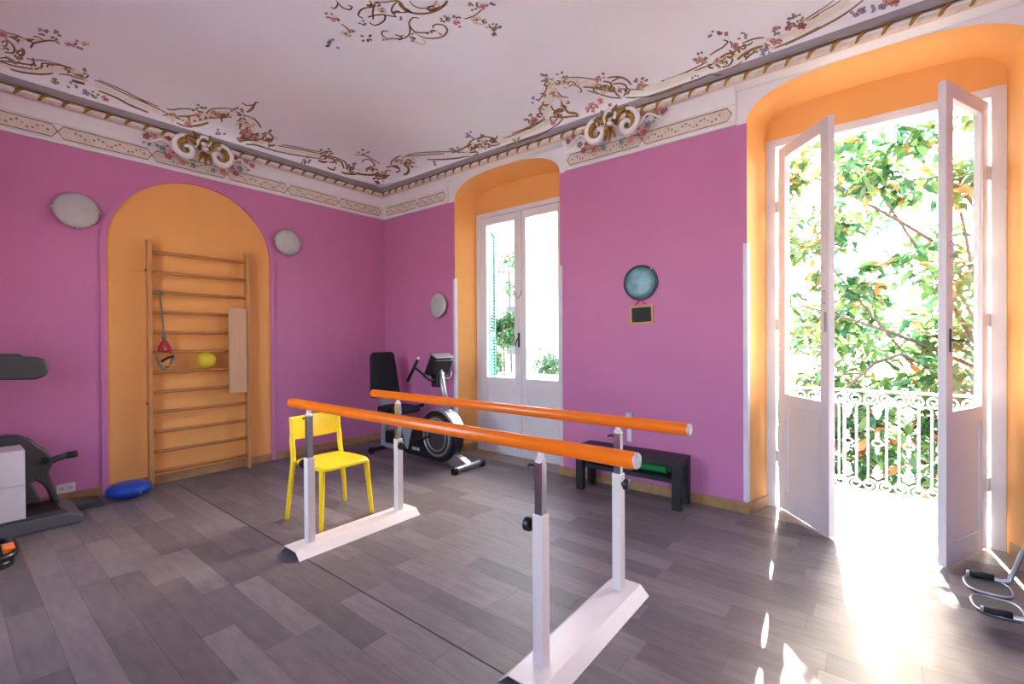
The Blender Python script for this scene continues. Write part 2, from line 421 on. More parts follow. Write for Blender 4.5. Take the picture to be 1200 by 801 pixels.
segs = [((0, RY), (0, 0), (1, 0), 1, 1, 'painted plaster frieze over the arched recess'),
        ((0, 0), (1.335, 0), (0, -1), 1, 0, 'short painted plaster frieze in the room corner'),
        ((3.04, 0), (4.64, 0), (0, -1), 0, 0, 'painted plaster frieze between the two windows'),
        ((6.36, 0), (RX, 0), (0, -1), 0, 1, 'painted plaster frieze right of the balcony door')]
FRO = []
for k, (a, b, nrm, m0, m1, lab) in enumerate(segs):
    v, f = sweep(FRZ, (*a, 0), (*b, 0), (*nrm, 0), m0, m1)
    FRO.append(struct(obj('trim_%d' % (k+2), MB().add(v, f), 'plaster', auto=True), lab))

def ribbon(mb, pts, wd, nrm):
    # flat painted stroke: pts in space, wd half width (list or number), nrm surface normal function
    n = len(pts); vs = []; fs = []
    for i, p in enumerate(pts):
        t = (pts[min(i+1, n-1)]-pts[max(i-1, 0)])
        if t.length < 1e-7: t = Vector((1, 0, 0))
        t.normalize(); s = t.cross(nrm(p)).normalized(); h = wd[i] if isinstance(wd, list) else wd
        vs += [p+s*h, p-s*h]
    fs = [(2*i, 2*i+1, 2*i+3, 2*i+2) for i in range(n-1)]
    mb.add(vs, fs)
# painted lozenge panels on the frieze
def frieze_panels(parent, o, d, nrm, cuts):
    o = Vector(o); d = Vector(d); nrm = Vector(nrm); base = MB(); line = MB(); lf = MB(); fl_ = MB()
    N = lambda p: nrm
    def P(s, z): return o+d*s+nrm*.0215+Vector((0, 0, z))
    for s0, s1 in zip(cuts[:-1], cuts[1:]):
        g = .035; zl, zh, zm = 3.145, 3.25, 3.197
        ring = [(s0, zm), (s0+g, zh), (s1-g, zh), (s1, zm), (s1-g, zl), (s0+g, zl), (s0, zm)]
        ribbon(line, [P(*q)+nrm*.0012 for q in ring], .0045, N)
        pv = [P(*q) for q in ring[:-1]]; base.add(pv, [tuple(range(6))])
        k = int((s1-s0-.12)/.03)
        for i in range(k):
            s = s0+.06+.03*i; zz = zm+.022*math.sin(i*1.3); fo = fl_ if i % 4 == 1 else lf
            c = P(s, zz)+nrm*.001; a = .012 if i % 4 != 1 else .010
            fo.add([c+d*a, c+Vector((0, 0, a)), c-d*a, c-Vector((0, 0, a))], [(0, 1, 2, 3)])
    obj('painted_field', base, 'frieze_cream', parent); obj('painted_outline', line, 'paint_gold', parent)
    stuff(obj('painted_leaves', lf, 'paint_green', parent)); stuff(obj('painted_blossoms', fl_, 'paint_pink', parent))
frieze_panels(FRO[0], (0, 0, 0), (0, -1, 0), (1, 0, 0), [.07+.655*i for i in range(7)]+[4.55])
frieze_panels(FRO[1], (0, 0, 0), (1, 0, 0), (0, -1, 0), [.08, .75, 1.30])
frieze_panels(FRO[2], (0, 0, 0), (1, 0, 0), (0, -1, 0), [3.07, 3.86, 4.61])
frieze_panels(FRO[3], (0, 0, 0), (1, 0, 0), (0, -1, 0), [6.39, 7.0, 7.62])

CD0, CDW, CZ0, CZH = .150, .85, 3.50, .25
def ceil_z(x, y):
    dx = min(x, RX-x); dy = min(-y, y-RY)
    u = max(0, 1-(dx-CD0)/CDW); v = max(0, 1-(dy-CD0)/CDW)
    s = min(1, (u**4+v**4)**.25)
    return CZ0+CZH*math.sqrt(max(0, 1-s*s))
def ceil_n(p):
    e = .01; x, y = p.x, p.y
    x = min(max(x, CD0+.02), RX-CD0-.02); y = max(min(y, -CD0-.02), RY+CD0+.02)
    gx = (ceil_z(x+e, y)-ceil_z(x-e, y))/(2*e); gy = (ceil_z(x, y+e)-ceil_z(x, y-e))/(2*e)
    return Vector((gx, gy, -1)).normalized()
def grid(a, b):
    L_ = b-a; out = []
    prof = [0, .002, .006, .012, .02, .032, .05, .075, .11, .15, .2, .26, .33, .42, .52, .62, .72, .8]
    k = int((L_-1.6)/.25); mid = [.8+(L_-1.6)*i/k for i in range(1, k)]
    return [a+t for t in prof]+[a+t for t in mid]+[b-t for t in reversed(prof)]
gx = grid(CD0, RX-CD0); gy = grid(RY+CD0, -CD0); c = MB()
vs = [(x, y, ceil_z(x, y)) for y in gy for x in gx]; nx = len(gx)
c.add(vs, [(j*nx+i, j*nx+i+1, (j+1)*nx+i+1, (j+1)*nx+i) for j in range(len(gy)-1) for i in range(nx-1)])
ceiling = struct(obj('ceiling', c, 'ceiling_white', smooth=True), 'white coved ceiling painted with gilt scrollwork')
for p in ceiling.data.polygons:
    if p.normal.z > 0: p.flip()
obj('roof_slab', MB().box(-.25, RX+.25, RY-.25, .5, ZT-.02, ZT+.2), 'plaster', ceiling)

def to_ceiling(px, py):
    d = ray(px, py); t = 1.0; f = lambda t: (CAM+d*t).z-ceil_z((CAM+d*t).x, (CAM+d*t).y)
    lo, hi = .2, None; t = .3
    while t < 14:
        p = CAM+d*t
        inside = CD0 < p.x < RX-CD0 and RY+CD0 < p.y < -CD0
        if f(t) > 0 or not inside: hi = t; break
        lo = t; t += .05
    if hi is None: return None
    for _ in range(24):
        m = (lo+hi)/2; p = CAM+d*m
        inside = CD0 < p.x < RX-CD0 and RY+CD0 < p.y < -CD0
        if f(m) > 0 or not inside: hi = m
        else: lo = m
    p = CAM+d*lo
    return p
CROP = {'M': (370, 0, 5), 'A': (0, 20, 6.675), 'B': (150, 100, 6.667), 'C': (280, 130, 6.667), 'D': (440, 130, 6.667), 'E': (600, 70, 6), 'G': (780, 0, 6.667), 'H': (920, 0, 6.667)}
PAINT = {}
def layer(group, m): return PAINT.setdefault((group, m), MB())
def mirror(pts): return [Vector((RX-p.x, RY-p.y, p.z)) for p in pts]
def stroke(cr, m, wpx, pts, group=None, taper=True, lift=.002):
    ox, oy, sc = CROP[cr]; q = spline([Vector((ox+a/sc, oy+b/sc, 0)) for a, b in pts], 5)
    P3 = [to_ceiling(p.x, p.y) for p in q]
    P3 = [p for p in P3 if p is not None]
    if len(P3) < 2: return
    P3 = [p+ceil_n(p)*lift for p in P3]
    n = len(P3); grp = group or ('medallion' if cr == 'M' else 'border')
    ws = []
    for i, p in enumerate(P3):
        depth = (p-CAM).dot(FW); wv = max(wpx, 1.0)/FPX*depth*.5*1.55
        if taper: wv *= .6+.4*math.sin(math.pi*min(1, max(0, (i+.6)/(n+.2))))**.6
        ws.append(wv)
    b = layer(grp, m); ribbon(b, P3, ws, ceil_n)
    ribbon(b, mirror(P3), ws, ceil_n)
def blob(cr, m, x, y, rpx, petals=5, group=None):
    ox, oy, sc = CROP[cr]; c = to_ceiling(ox+x/sc, oy+y/sc)
    if c is None: return
    grp = group or ('medallion' if cr == 'M' else 'border'); r = rpx/FPX*(c-CAM).dot(FW)
    nn = ceil_n(c); a = nn.orthogonal().normalized(); bb_ = nn.cross(a)
    def disc(cc, rr, mm, lift):
        for cen in (cc, Vector((RX-cc.x, RY-cc.y, cc.z))):
            n2 = ceil_n(cen); a2 = n2.orthogonal().normalized(); b2 = n2.cross(a2)
            layer(grp, mm).add([cen+n2*lift+a2*rr*math.cos(k*1.047)+b2*rr*math.sin(k*1.047) for k in range(6)], [tuple(range(6))])
    for k in range(petals):
        q = k*2*math.pi/petals+random.random(); disc(c+a*r*.6*math.cos(q)+bb_*r*.6*math.sin(q), r*.42, m, .0022+.0002*k)
    disc(c, r*.28, 'paint_rose' if m == 'paint_pink' else 'paint_brown', .0036)
def spray(cr, m, x, y, rpx, k=6):
    # small painted leaves scattered round a point
    ox, oy, sc = CROP[cr]
    for i in range(k):
        q = random.random()*6.28; d0 = rpx*sc*(.3+.7*random.random()); s = rpx*sc*.45
        x0 = x+d0*math.cos(q); y0 = y+d0*.7*math.sin(q)
        a = random.uniform(-.8, .8); stroke(cr, m, 1.9, [(x0, y0), (x0+s*.7*math.cos(q+a), y0+s*.5*math.sin(q+a)), (x0+s*1.3*math.cos(q), y0+s*.9*math.sin(q))])
g_, b_, c_ = 'paint_gold', 'paint_brown', 'paint_cream'
# ceiling medallion
for m, wd, pts in [
 (b_, 1.3, [(390, 235), (430, 225), (500, 225), (545, 205), (552, 170), (548, 130), (570, 102), (605, 106)]),
 (b_, 1.4, [(552, 150), (570, 175), (600, 190), (655, 188)]),
 (g_, 1.6, [(600, 205), (650, 222), (710, 222), (755, 205), (770, 175), (755, 150), (720, 140), (690, 148), (688, 165)]),
 (b_, 1.2, [(425, 183), (395, 180), (388, 200), (412, 222)]), (b_, 1.2, [(465, 200), (490, 210), (515, 206)]),
 (c_, 1.6, [(555, 230), (600, 250), (630, 262), (642, 240), (622, 225)]),
 (b_, 1.4, [(275, 105), (250, 88), (262, 60), (290, 45), (345, 40)]),
 (b_, 1.4, [(348, 22), (335, 60), (337, 112)]), (b_, 1.4, [(305, 100), (350, 88), (400, 85), (405, 112), (380, 135), (345, 147), (315, 130)]),
 (b_, 1.2, [(345, 8), (400, 11), (450, 5), (482, 0)]), (b_, 1.4, [(482, 0), (452, 35), (445, 65), (472, 100)]),
 (b_, 1.2, [(400, 85), (472, 98)]), (b_, 1.2, [(445, 67), (500, 72), (550, 68)]),
 (g_, 2.0, [(487, 2), (495, 30), (530, 60), (590, 78), (660, 75), (720, 55), (760, 20), (772, 2)]),
 (b_, 1.1, [(550, 2), (565, 25), (605, 45), (650, 46), (690, 30), (712, 2)]), (g_, 2.4, [(650, 50), (690, 55), (730, 38)]),
 (b_, 1.3, [(315, 2), (330, 25), (352, 38)]), (b_, 1.3, [(118, 2), (130, 20), (112, 48), (88, 40)]),
 (b_, 1.3, [(130, 15), (160, 45), (200, 54), (212, 38), (190, 30)]), (b_, 1.3, [(150, 140), (185, 165), (200, 192), (172, 202)]),
 (b_, 1.2, [(870, 110), (930, 90), (980, 48)]), (c_, 1.8, [(900, 90), (930, 130), (980, 140), (1000, 110)]),
 (g_, 1.8, [(495, 10), (520, 45), (545, 55)]), (b_, 1.1, [(740, 205), (720, 190)]), (b_, 1.1, [(1060, 205), (1040, 170), (1060, 150)])]:
    stroke('M', m, wd, pts)
for m, x, y, r in [('paint_pink', 108, 112, 4.5), ('paint_pink', 825, 130, 4.5), ('paint_rose', 1045, 200, 3.5), ('paint_pink', 980, 38, 5), (c_, 945, 112, 6), (c_, 175, 195, 6), ('paint_pink', 215, 180, 3.5), (c_, 390, 62, 5), ('paint_blue', 80, 255, 2.5), ('paint_blue', 130, 278, 2.5), ('paint_rose', 810, 95, 2.5), ('paint_rose', 845, 155, 2)]:
    blob('M', m, x, y, r)
for m, x, y, r, k in [('paint_green', 925, 40, 6, 8), ('paint_green', 305, 220, 6, 8), ('paint_green', 90, 255, 6, 6), ('paint_blue', 490, 108, 3, 4), ('paint_blue', 275, 130, 4, 5), ('paint_green', 750, 110, 5, 6), ('paint_green', 1050, 160, 5, 6), ('paint_green', 75, 90, 4, 5), ('paint_green', 560, 230, 4, 5), ('paint_green', 1020, 30, 5, 6)]:
    spray('M', m, x, y, r, k)
# border along the recess wall
for cr, m, wd, pts in [
 ('A', b_, 1.1, [(0, 95), (60, 122), (130, 140), (220, 180), (260, 195)]), ('A', b_, 1.0, [(60, 150), (110, 165), (150, 205)]),
 ('A', b_, 1.6, [(240, 240), (262, 205), (320, 190), (380, 182), (430, 185), (465, 208)]), ('A', b_, 1.4, [(260, 150), (300, 155), (345, 185)]),
 ('A', b_, 1.2, [(295, 80), (325, 95), (350, 110), (380, 105)]), ('A', b_, 1.3, [(45, 170), (95, 210), (115, 255), (95, 280), (35, 272)]),
 ('A', b_, 1.6, [(165, 240), (185, 260), (180, 290), (150, 302)]), ('A', b_, 1.1, [(0, 320), (60, 318), (120, 345)]),
 ('A', b_, 1.3, [(210, 320), (265, 345), (250, 370), (190, 365), (100, 352), (0, 340)]),
 ('A', b_, 1.3, [(0, 345), (90, 375), (190, 395), (280, 405), (325, 390), (330, 362), (360, 360), (440, 372), (490, 380), (560, 410)]),
 ('A', b_, 1.0, [(265, 335), (350, 338), (430, 360), (500, 378), (570, 405)]),
 ('A', b_, 1.4, [(80, 408), (180, 432), (290, 445), (360, 445), (415, 438)]), ('A', b_, 1.1, [(460, 445), (530, 450), (590, 470), (660, 490)]),
 ('A', b_, 2.4, [(560, 492), (610, 508), (662, 520)]), ('A', c_, 3.0, [(490, 395), (560, 430), (640, 480), (680, 500)]),
 ('A', b_, 1.0, [(740, 490), (850, 535), (960, 590), (1068, 640), (1250, 720)]), ('A', b_, .9, [(770, 490), (870, 530), (980, 580), (1068, 625), (1240, 700)]),
 ('A', b_, 1.4, [(770, 575), (850, 605), (930, 640), (1000, 680), (1068, 710), (1150, 740)]),
 ('B', b_, 1.0, [(0, 55), (100, 110), (180, 155), (260, 195)]), ('B', b_, 1.4, [(0, 145), (80, 180), (160, 212)]),
 ('B', b_, 1.1, [(300, 182), (350, 190), (420, 180), (500, 185), (560, 200)]), ('B', b_, 1.2, [(260, 195), (340, 235), (400, 260), (435, 275)]),
 ('B', b_, 1.2, [(380, 240), (430, 240), (500, 235), (540, 215)]), ('B', g_, 1.8, [(490, 320), (560, 310), (630, 290)]),
 ('B', b_, 1.6, [(490, 280), (530, 275), (590, 260), (640, 250), (690, 255)]), ('B', b_, 1.2, [(380, 290), (430, 315), (500, 325)]),
 ('B', b_, 1.3, [(610, 220), (650, 185), (720, 178), (790, 180), (840, 192)]), ('B', b_, 1.3, [(735, 285), (730, 250), (760, 235), (810, 250)]),
 ('B', b_, 1.6, [(890, 135), (930, 155), (985, 150), (1000, 130), (1025, 133)]), ('B', g_, 2.2, [(985, 145), (970, 180), (930, 208)]),
 ('B', b_, 1.3, [(920, 235), (970, 250), (1015, 290), (1040, 330)]), ('B', b_, 1.2, [(870, 315), (920, 290), (960, 310)]),
 ('B', b_, 1.5, [(870, 380), (900, 360), (950, 370), (960, 400), (920, 415), (880, 405)]), ('B', b_, 1.4, [(870, 440), (930, 425), (1000, 430), (1060, 410)]),
 ('B', b_, 1.3, [(1040, 380), (1090, 370), (1130, 400), (1120, 430), (1080, 420)]), ('B', b_, 1.1, [(920, 460), (1000, 465), (1080, 490), (1180, 520)]),
 ('B', g_, 1.4, [(850, 270), (880, 300), (870, 340)]), ('B', c_, 4.0, [(640, 235), (700, 215), (760, 215)]), ('B', c_, 4.0, [(880, 260), (940, 330), (960, 400)]),
 ('C', b_, 1.0, [(270, 310), (350, 325), (450, 345), (550, 360), (660, 375)]), ('C', b_, .8, [(300, 270), (420, 290), (550, 315), (680, 340)]), ('C', g_, .8, [(330, 262), (450, 280), (560, 305), (690, 325)]),
 ('C', b_, 1.8, [(620, 385), (660, 398), (690, 395)]), ('C', b_, 1.2, [(640, 350), (700, 350), (770, 370), (830, 400), (850, 465)]),
 ('C', b_, 1.2, [(750, 380), (800, 400), (820, 450)]), ('C', b_, 1.6, [(800, 478), (850, 490), (910, 492), (940, 480)]),
 ('C', b_, 1.8, [(930, 490), (1000, 498), (1060, 495), (1090, 475)]), ('C', b_, 1.2, [(960, 400), (990, 375), (1030, 385), (1060, 420), (1030, 440)]),
 ('C', b_, 1.2, [(905, 340), (980, 345), (1040, 375), (1100, 410)]), ('C', g_, 1.6, [(990, 450), (1030, 440), (1060, 460)]), ('C', b_, 1.2, [(1100, 490), (1150, 505), (1180, 500)]),
 ('C', b_, 1.2, [(690, 440), (740, 460), (750, 430)]),
 ('D', b_, 1.2, [(120, 420), (130, 390), (170, 360), (200, 350)]), ('D', b_, 1.4, [(85, 440), (130, 430), (180, 445), (190, 465), (160, 480)]),
 ('D', b_, 2.0, [(235, 390), (240, 420), (260, 455), (250, 485), (220, 497)]), ('D', b_, .9, [(210, 365), (280, 335), (380, 322), (500, 318), (600, 318), (700, 322)]),
 ('D', b_, .8, [(240, 350), (320, 345), (420, 338), (540, 332)]), ('D', b_, 1.2, [(400, 378), (500, 378), (600, 372), (690, 360), (750, 352)]),
 ('D', b_, 1.2, [(150, 400), (170, 390), (190, 395)]), ('D', b_, 1.1, [(270, 405), (310, 405)]),
 ('D', b_, 1.1, [(570, 300), (650, 305), (720, 270), (740, 240), (790, 210)]), ('D', b_, 1.4, [(740, 310), (780, 285), (840, 280), (900, 280)]),
 ('D', b_, 1.3, [(720, 325), (790, 320), (800, 335), (760, 352)]), ('D', b_, 1.2, [(800, 210), (870, 200), (940, 215), (950, 190)]),
 ('D', b_, 1.1, [(830, 250), (880, 230), (940, 240), (1000, 225)]), ('D', b_, .9, [(960, 240), (1060, 200), (1150, 160), (1250, 110), (1330, 60)]), ('D', b_, .8, [(1000, 215), (1090, 185), (1170, 150), (1280, 90)]),
 ('D', b_, 1.1, [(1020, 280), (1060, 255), (1120, 240), (1200, 215), (1300, 180)]), ('D', g_, 1.3, [(880, 255), (910, 270), (960, 265)]),
 # window wall border
 ('E', b_, .9, [(0, 535), (90, 500), (170, 455), (230, 400)]), ('E', b_, 1.2, [(90, 558), (180, 535), (260, 495), (320, 455), (360, 410)]), ('E', b_, .8, [(0, 520), (90, 485), (160, 445)]),
 ('E', b_, 1.3, [(215, 395), (195, 350), (215, 320), (260, 315)]), ('E', b_, 1.1, [(185, 290), (215, 250), (240, 210), (250, 160)]),
 ('E', b_, 1.4, [(275, 320), (290, 350), (330, 365), (360, 360)]), ('E', g_, 1.4, [(290, 385), (330, 405), (400, 400), (450, 395)]),
 ('E', g_, 2.0, [(345, 290), (365, 335), (400, 370), (440, 375), (465, 390), (450, 400)]), ('E', b_, 1.2, [(320, 225), (350, 255), (395, 265)]),
 ('E', b_, 1.1, [(345, 130), (420, 122), (500, 125), (590, 140)]), ('E', b_, 1.1, [(400, 190), (425, 175), (470, 190), (490, 220), (470, 225)]),
 ('E', g_, 1.6, [(500, 190), (570, 195), (640, 210), (720, 225)]), ('E', b_, 1.2, [(530, 215), (600, 235), (640, 250)]),
 ('E', b_, 1.5, [(640, 150), (690, 160), (700, 185), (690, 205)]), ('E', b_, 1.5, [(670, 125), (740, 118), (800, 135), (840, 175)]), ('E', b_, 1.4, [(700, 155), (750, 125), (780, 125)]),
 ('E', b_, 1.4, [(710, 170), (760, 165), (800, 180), (805, 215), (785, 260)]), ('E', g_, 1.6, [(715, 205), (735, 240), (760, 260)]),
 ('E', b_, .9, [(830, 208), (930, 205), (1020, 185), (1110, 150), (1200, 120)]), ('E', b_, .9, [(1050, 150), (1120, 130), (1200, 95)]), ('E', b_, 1.2, [(800, 265), (900, 265), (1000, 250), (1100, 220), (1200, 185)]),
 ('E', c_, 2.6, [(290, 240), (340, 270), (350, 300)]), ('E', c_, 2.6, [(560, 180), (640, 190), (690, 200)]), ('E', b_, 1.0, [(620, 240), (690, 262), (770, 270)]),
 ('G', b_, .9, [(0, 620), (120, 580), (240, 525), (330, 480)]), ('G', b_, .9, [(0, 645), (130, 600), (250, 545), (350, 505)]), ('G', b_, 1.2, [(0, 715), (120, 665), (240, 625), (340, 585), (380, 580)]),
 ('G', b_, 1.3, [(345, 430), (400, 395), (450, 365), (485, 325), (450, 310)]), ('G', b_, 1.2, [(500, 320), (520, 345), (515, 370)]),
 ('G', g_, 1.3, [(545, 390), (600, 360), (660, 345), (680, 320)]), ('G', b_, 1.2, [(600, 335), (640, 320), (700, 300), (770, 292)]),
 ('G', g_, 2.0, [(560, 465), (610, 425), (680, 385), (760, 358)]), ('G', b_, 1.6, [(440, 525), (490, 515), (520, 480), (520, 455)]), ('G', b_, 1.3, [(440, 440), (490, 415), (545, 425)]),
 ('G', b_, 1.3, [(520, 525), (560, 510), (600, 480)]), ('G', b_, 1.4, [(620, 470), (660, 430), (700, 405)]), ('G', g_, 1.5, [(370, 490), (400, 505), (430, 530)]), ('G', b_, 1.6, [(370, 580), (410, 588), (435, 580)]),
 ('G', c_, 2.2, [(380, 500), (420, 470), (480, 440), (540, 430)]), ('G', g_, 1.5, [(850, 375), (930, 345), (1020, 305), (1120, 255), (1200, 210)]),
 ('G', g_, 1.2, [(1080, 160), (1140, 120), (1200, 80)]), ('G', g_, 1.0, [(1100, 165), (1160, 135), (1200, 110)]),
 ('H', g_, 1.6, [(0, 350), (130, 290), (260, 225), (400, 150), (500, 85), (610, 0)]), ('H', g_, 1.0, [(140, 165), (240, 100), (330, 40), (380, 0)]), ('H', g_, 1.0, [(190, 155), (290, 90), (380, 40), (435, 0)])]:
    stroke(cr, m, wd, pts)
for cr, m, x, y, r in [('A', 'paint_pink', 20, 135, 5), ('A', 'paint_pink', 548, 215, 5), ('A', 'paint_pink', 820, 640, 4), ('A', 'paint_green', 430, 500, 4), ('A', 'paint_blue', 670, 590, 4), ('A', c_, 670, 205, 4),
 ('B', 'paint_pink', 680, 215, 5), ('B', 'paint_pink', 925, 360, 6), ('B', 'paint_pink', 540, 235, 4), ('B', c_, 880, 300, 5), ('B', 'paint_pink', 1000, 410, 5), ('B', 'paint_pink', 470, 300, 4),
 ('C', 'paint_blue', 900, 410, 3), ('C', 'paint_pink', 1030, 440, 3), ('C', 'paint_rose', 1060, 530, 2.6), ('C', 'paint_green', 680, 320, 3), ('C', 'paint_blue', 510, 385, 2.6),
 ('D', 'paint_rose', 30, 530, 2.6), ('D', c_, 200, 400, 4), ('D', 'paint_green', 280, 430, 3), ('D', c_, 860, 290, 4), ('D', 'paint_blue', 730, 190, 3), ('D', 'paint_blue', 600, 295, 2.5),
 ('E', 'paint_pink', 290, 240, 5), ('E', 'paint_pink', 600, 138, 5), ('E', 'paint_rose', 165, 425, 4), ('E', 'paint_pink', 290, 445, 4), ('E', 'paint_pink', 910, 175, 5), ('E', c_, 260, 170, 4), ('E', 'paint_pink', 560, 330, 5), ('E', 'paint_rose', 690, 320, 2.6), ('E', 'paint_pink', 620, 290, 4), ('E', 'paint_blue', 245, 130, 3), ('E', 'paint_pink', 760, 215, 3.5),
 ('G', 'paint_rose', 425, 258, 3), ('G', 'paint_rose', 475, 262, 3), ('G', 'paint_pink', 265, 470, 5), ('G', 'paint_pink', 860, 330, 4), ('G', 'paint_rose', 960, 215, 4), ('G', 'paint_rose', 1070, 200, 4.5), ('G', 'paint_pink', 860, 220, 3.5), ('G', 'paint_blue', 760, 420, 4), ('G', 'paint_pink', 545, 355, 4), ('G', 'paint_pink', 400, 470, 3),
 ('H', 'paint_pink', 790, 15, 5), ('H', 'paint_rose', 865, 15, 4), ('H', 'paint_blue', 610, 80, 4), ('H', 'paint_rose', 120, 200, 4), ('H', 'paint_blue', 760, 60, 4)]:
    blob(cr, m, x, y, r)
for cr, m, x, y, r, k in [('A', 'paint_green', 440, 140, 6, 8), ('A', 'paint_green', 620, 210, 6, 8), ('A', 'paint_green', 110, 320, 7, 8), ('A', 'paint_green', 640, 430, 6, 8), ('A', 'paint_blue', 560, 540, 5, 6), ('A', 'paint_green', 740, 600, 5, 6), ('A', 'paint_green', 340, 120, 5, 6),
 ('B', 'paint_green', 560, 185, 6, 8), ('B', 'paint_green', 850, 200, 6, 8), ('B', c_, 980, 280, 8, 8), ('B', 'paint_green', 1100, 380, 6, 6), ('B', c_, 320, 260, 6, 6), ('B', 'paint_blue', 720, 360, 5, 6), ('B', 'paint_pink', 900, 400, 6, 8),
 ('C', 'paint_green', 680, 325, 6, 8), ('C', 'paint_green', 970, 320, 5, 6), ('C', b_, 1090, 535, 6, 9), ('C', 'paint_green', 520, 385, 5, 6), ('C', 'paint_green', 250, 250, 5, 6), ('C', 'paint_blue', 880, 420, 5, 5),
 ('D', b_, 40, 525, 6, 9), ('D', c_, 280, 400, 7, 9), ('D', 'paint_green', 450, 405, 4, 4), ('D', 'paint_blue', 740, 190, 5, 6), ('D', 'paint_green', 840, 220, 6, 7), ('D', c_, 820, 250, 8, 9), ('D', 'paint_green', 1100, 230, 5, 6), ('D', 'paint_green', 630, 300, 5, 6), ('D', c_, 180, 380, 6, 6),
 ('E', 'paint_green', 240, 130, 7, 9), ('E', 'paint_green', 350, 105, 5, 6), ('E', 'paint_green', 130, 410, 6, 7), ('E', c_, 320, 180, 8, 9), ('E', 'paint_green', 900, 170, 8, 9), ('E', 'paint_green', 40, 560, 6, 7), ('E', 'paint_pink', 560, 330, 7, 9), ('E', 'paint_blue', 160, 285, 5, 5), ('E', c_, 270, 440, 6, 6), ('E', 'paint_green', 640, 110, 4, 5), ('E', c_, 620, 215, 7, 8),
 ('G', 'paint_green', 380, 270, 6, 8), ('G', 'paint_green', 270, 450, 7, 8), ('G', 'paint_green', 600, 280, 5, 6), ('G', 'paint_green', 1000, 160, 8, 9), ('G', 'paint_green', 880, 240, 6, 7), ('G', 'paint_blue', 760, 410, 6, 7), ('G', c_, 810, 340, 7, 8), ('G', c_, 440, 480, 6, 7), ('G', 'paint_green', 240, 610, 4, 5),
 ('H', 'paint_blue', 570, 100, 6, 8), ('H', 'paint_green', 100, 150, 6, 8), ('H', 'paint_blue', 720, 70, 6, 8), ('H', 'paint_pink', 830, 20, 6, 7)]:
    spray(cr, m, x, y, r, k)
# small C- and S-curls that fill the painted ornament
rc = random.Random(11)
def curls(cr, path, n, sz, spread):
    P2 = spline([Vector((*p, 0)) for p in path], 10)
    for _ in range(n):
        c = P2[rc.randrange(len(P2))]; x = c.x+rc.uniform(-spread, spread); y = c.y+rc.uniform(-spread, spread)*.6
        q0 = rc.uniform(0, 6.28); sg = rc.choice((-1, 1)); R_ = sz*rc.uniform(.5, 1.1); pts = []
        for i in range(7):
            f = i/6; q = q0+sg*f*rc.uniform(3.6, 4.6); r = R_*(1-.6*f); pts.append((x+r*math.cos(q), y+r*.62*math.sin(q)))
        stroke(cr, rc.choice((b_, b_, g_, g_, c_)), rc.uniform(1.0, 1.6), pts)
for a in (('M', [(120, 120), (180, 200), (300, 215), (520, 215), (700, 180)], 8, 26, 14), ('M', [(330, 30), (450, 60), (620, 60), (760, 30)], 12, 28, 22), ('M', [(780, 120), (940, 100), (1050, 180)], 6, 24, 16),
 ('A', [(0, 200), (120, 280), (300, 360), (480, 400), (660, 480)], 16, 34, 40), ('A', [(10, 120), (150, 170), (300, 180)], 7, 30, 25),
 ('B', [(300, 230), (480, 260), (680, 230), (840, 220)], 14, 34, 26), ('B', [(880, 250), (930, 340), (1000, 400), (1100, 420)], 16, 34, 34),
 ('C', [(20, 120), (60, 200), (200, 230)], 8, 32, 30), ('C', [(650, 345), (800, 410), (900, 460), (1040, 470), (1130, 520)], 18, 32, 30),
 ('D', [(20, 500), (140, 440), (220, 400), (300, 400)], 14, 32, 30), ('D', [(720, 300), (830, 260), (960, 240)], 14, 32, 30),
 ('E', [(150, 440), (220, 330), (260, 200), (330, 150)], 16, 34, 30), ('E', [(280, 400), (380, 330), (330, 240)], 10, 34, 30), ('E', [(400, 160), (560, 190), (700, 200), (800, 220)], 16, 34, 28),
 ('G', [(380, 520), (470, 450), (540, 380), (640, 350)], 16, 32, 34), ('G', [(620, 430), (760, 370), (860, 330)], 10, 30, 26), ('H', [(560, 100), (720, 60), (850, 20)], 8, 28, 24)):
    curls(*a)
# ivory ground of the border bands
for cr, wd, pts in (('A', 9, [(740, 530), (900, 590), (1068, 670), (1240, 735)]), ('B', 9, [(0, 95), (110, 155), (250, 215)]), ('A', 10, [(0, 365), (200, 410), (420, 405), (560, 440), (660, 490)]), ('B', 11, [(300, 240), (480, 270), (680, 230), (830, 225)]), ('B', 12, [(890, 260), (930, 340), (960, 410), (1080, 440)]),
 ('C', 6, [(280, 290), (420, 315), (560, 340), (690, 365)]), ('C', 8, [(690, 365), (820, 430), (950, 460), (1090, 450)]), ('D', 8, [(100, 440), (200, 400), (300, 370)]), ('D', 6, [(240, 365), (420, 352), (600, 345), (740, 335)]), ('D', 10, [(720, 300), (840, 255), (960, 240)]), ('D', 6, [(960, 260), (1100, 220), (1250, 150), (1330, 110)]),
 ('E', 8, [(0, 545), (110, 520), (210, 460), (300, 430)]), ('E', 12, [(200, 400), (270, 260), (270, 180), (420, 150), (600, 190), (780, 230)]), ('E', 9, [(800, 240), (950, 228), (1090, 190), (1200, 150)]), ('G', 9, [(0, 670), (150, 615), (330, 540)]), ('G', 11, [(340, 540), (470, 460), (640, 400), (800, 345)]), ('G', 12, [(880, 300), (1040, 235), (1200, 150)]), ('H', 12, [(60, 280), (200, 190), (340, 110), (500, 10)])):
    stroke(cr, 'paint_ivory', wd, pts, lift=.0008, taper=False)
NM = {'paint_ivory': 'painted_ivory_ground', 'paint_gold': 'painted_gilt_scrolls', 'paint_brown': 'painted_scroll_lines', 'paint_cream': 'painted_cream_leaves', 'paint_pink': 'painted_pink_blossoms', 'paint_rose': 'painted_rose_blossoms', 'paint_green': 'painted_green_leaves', 'paint_blue': 'painted_blue_sprigs'}
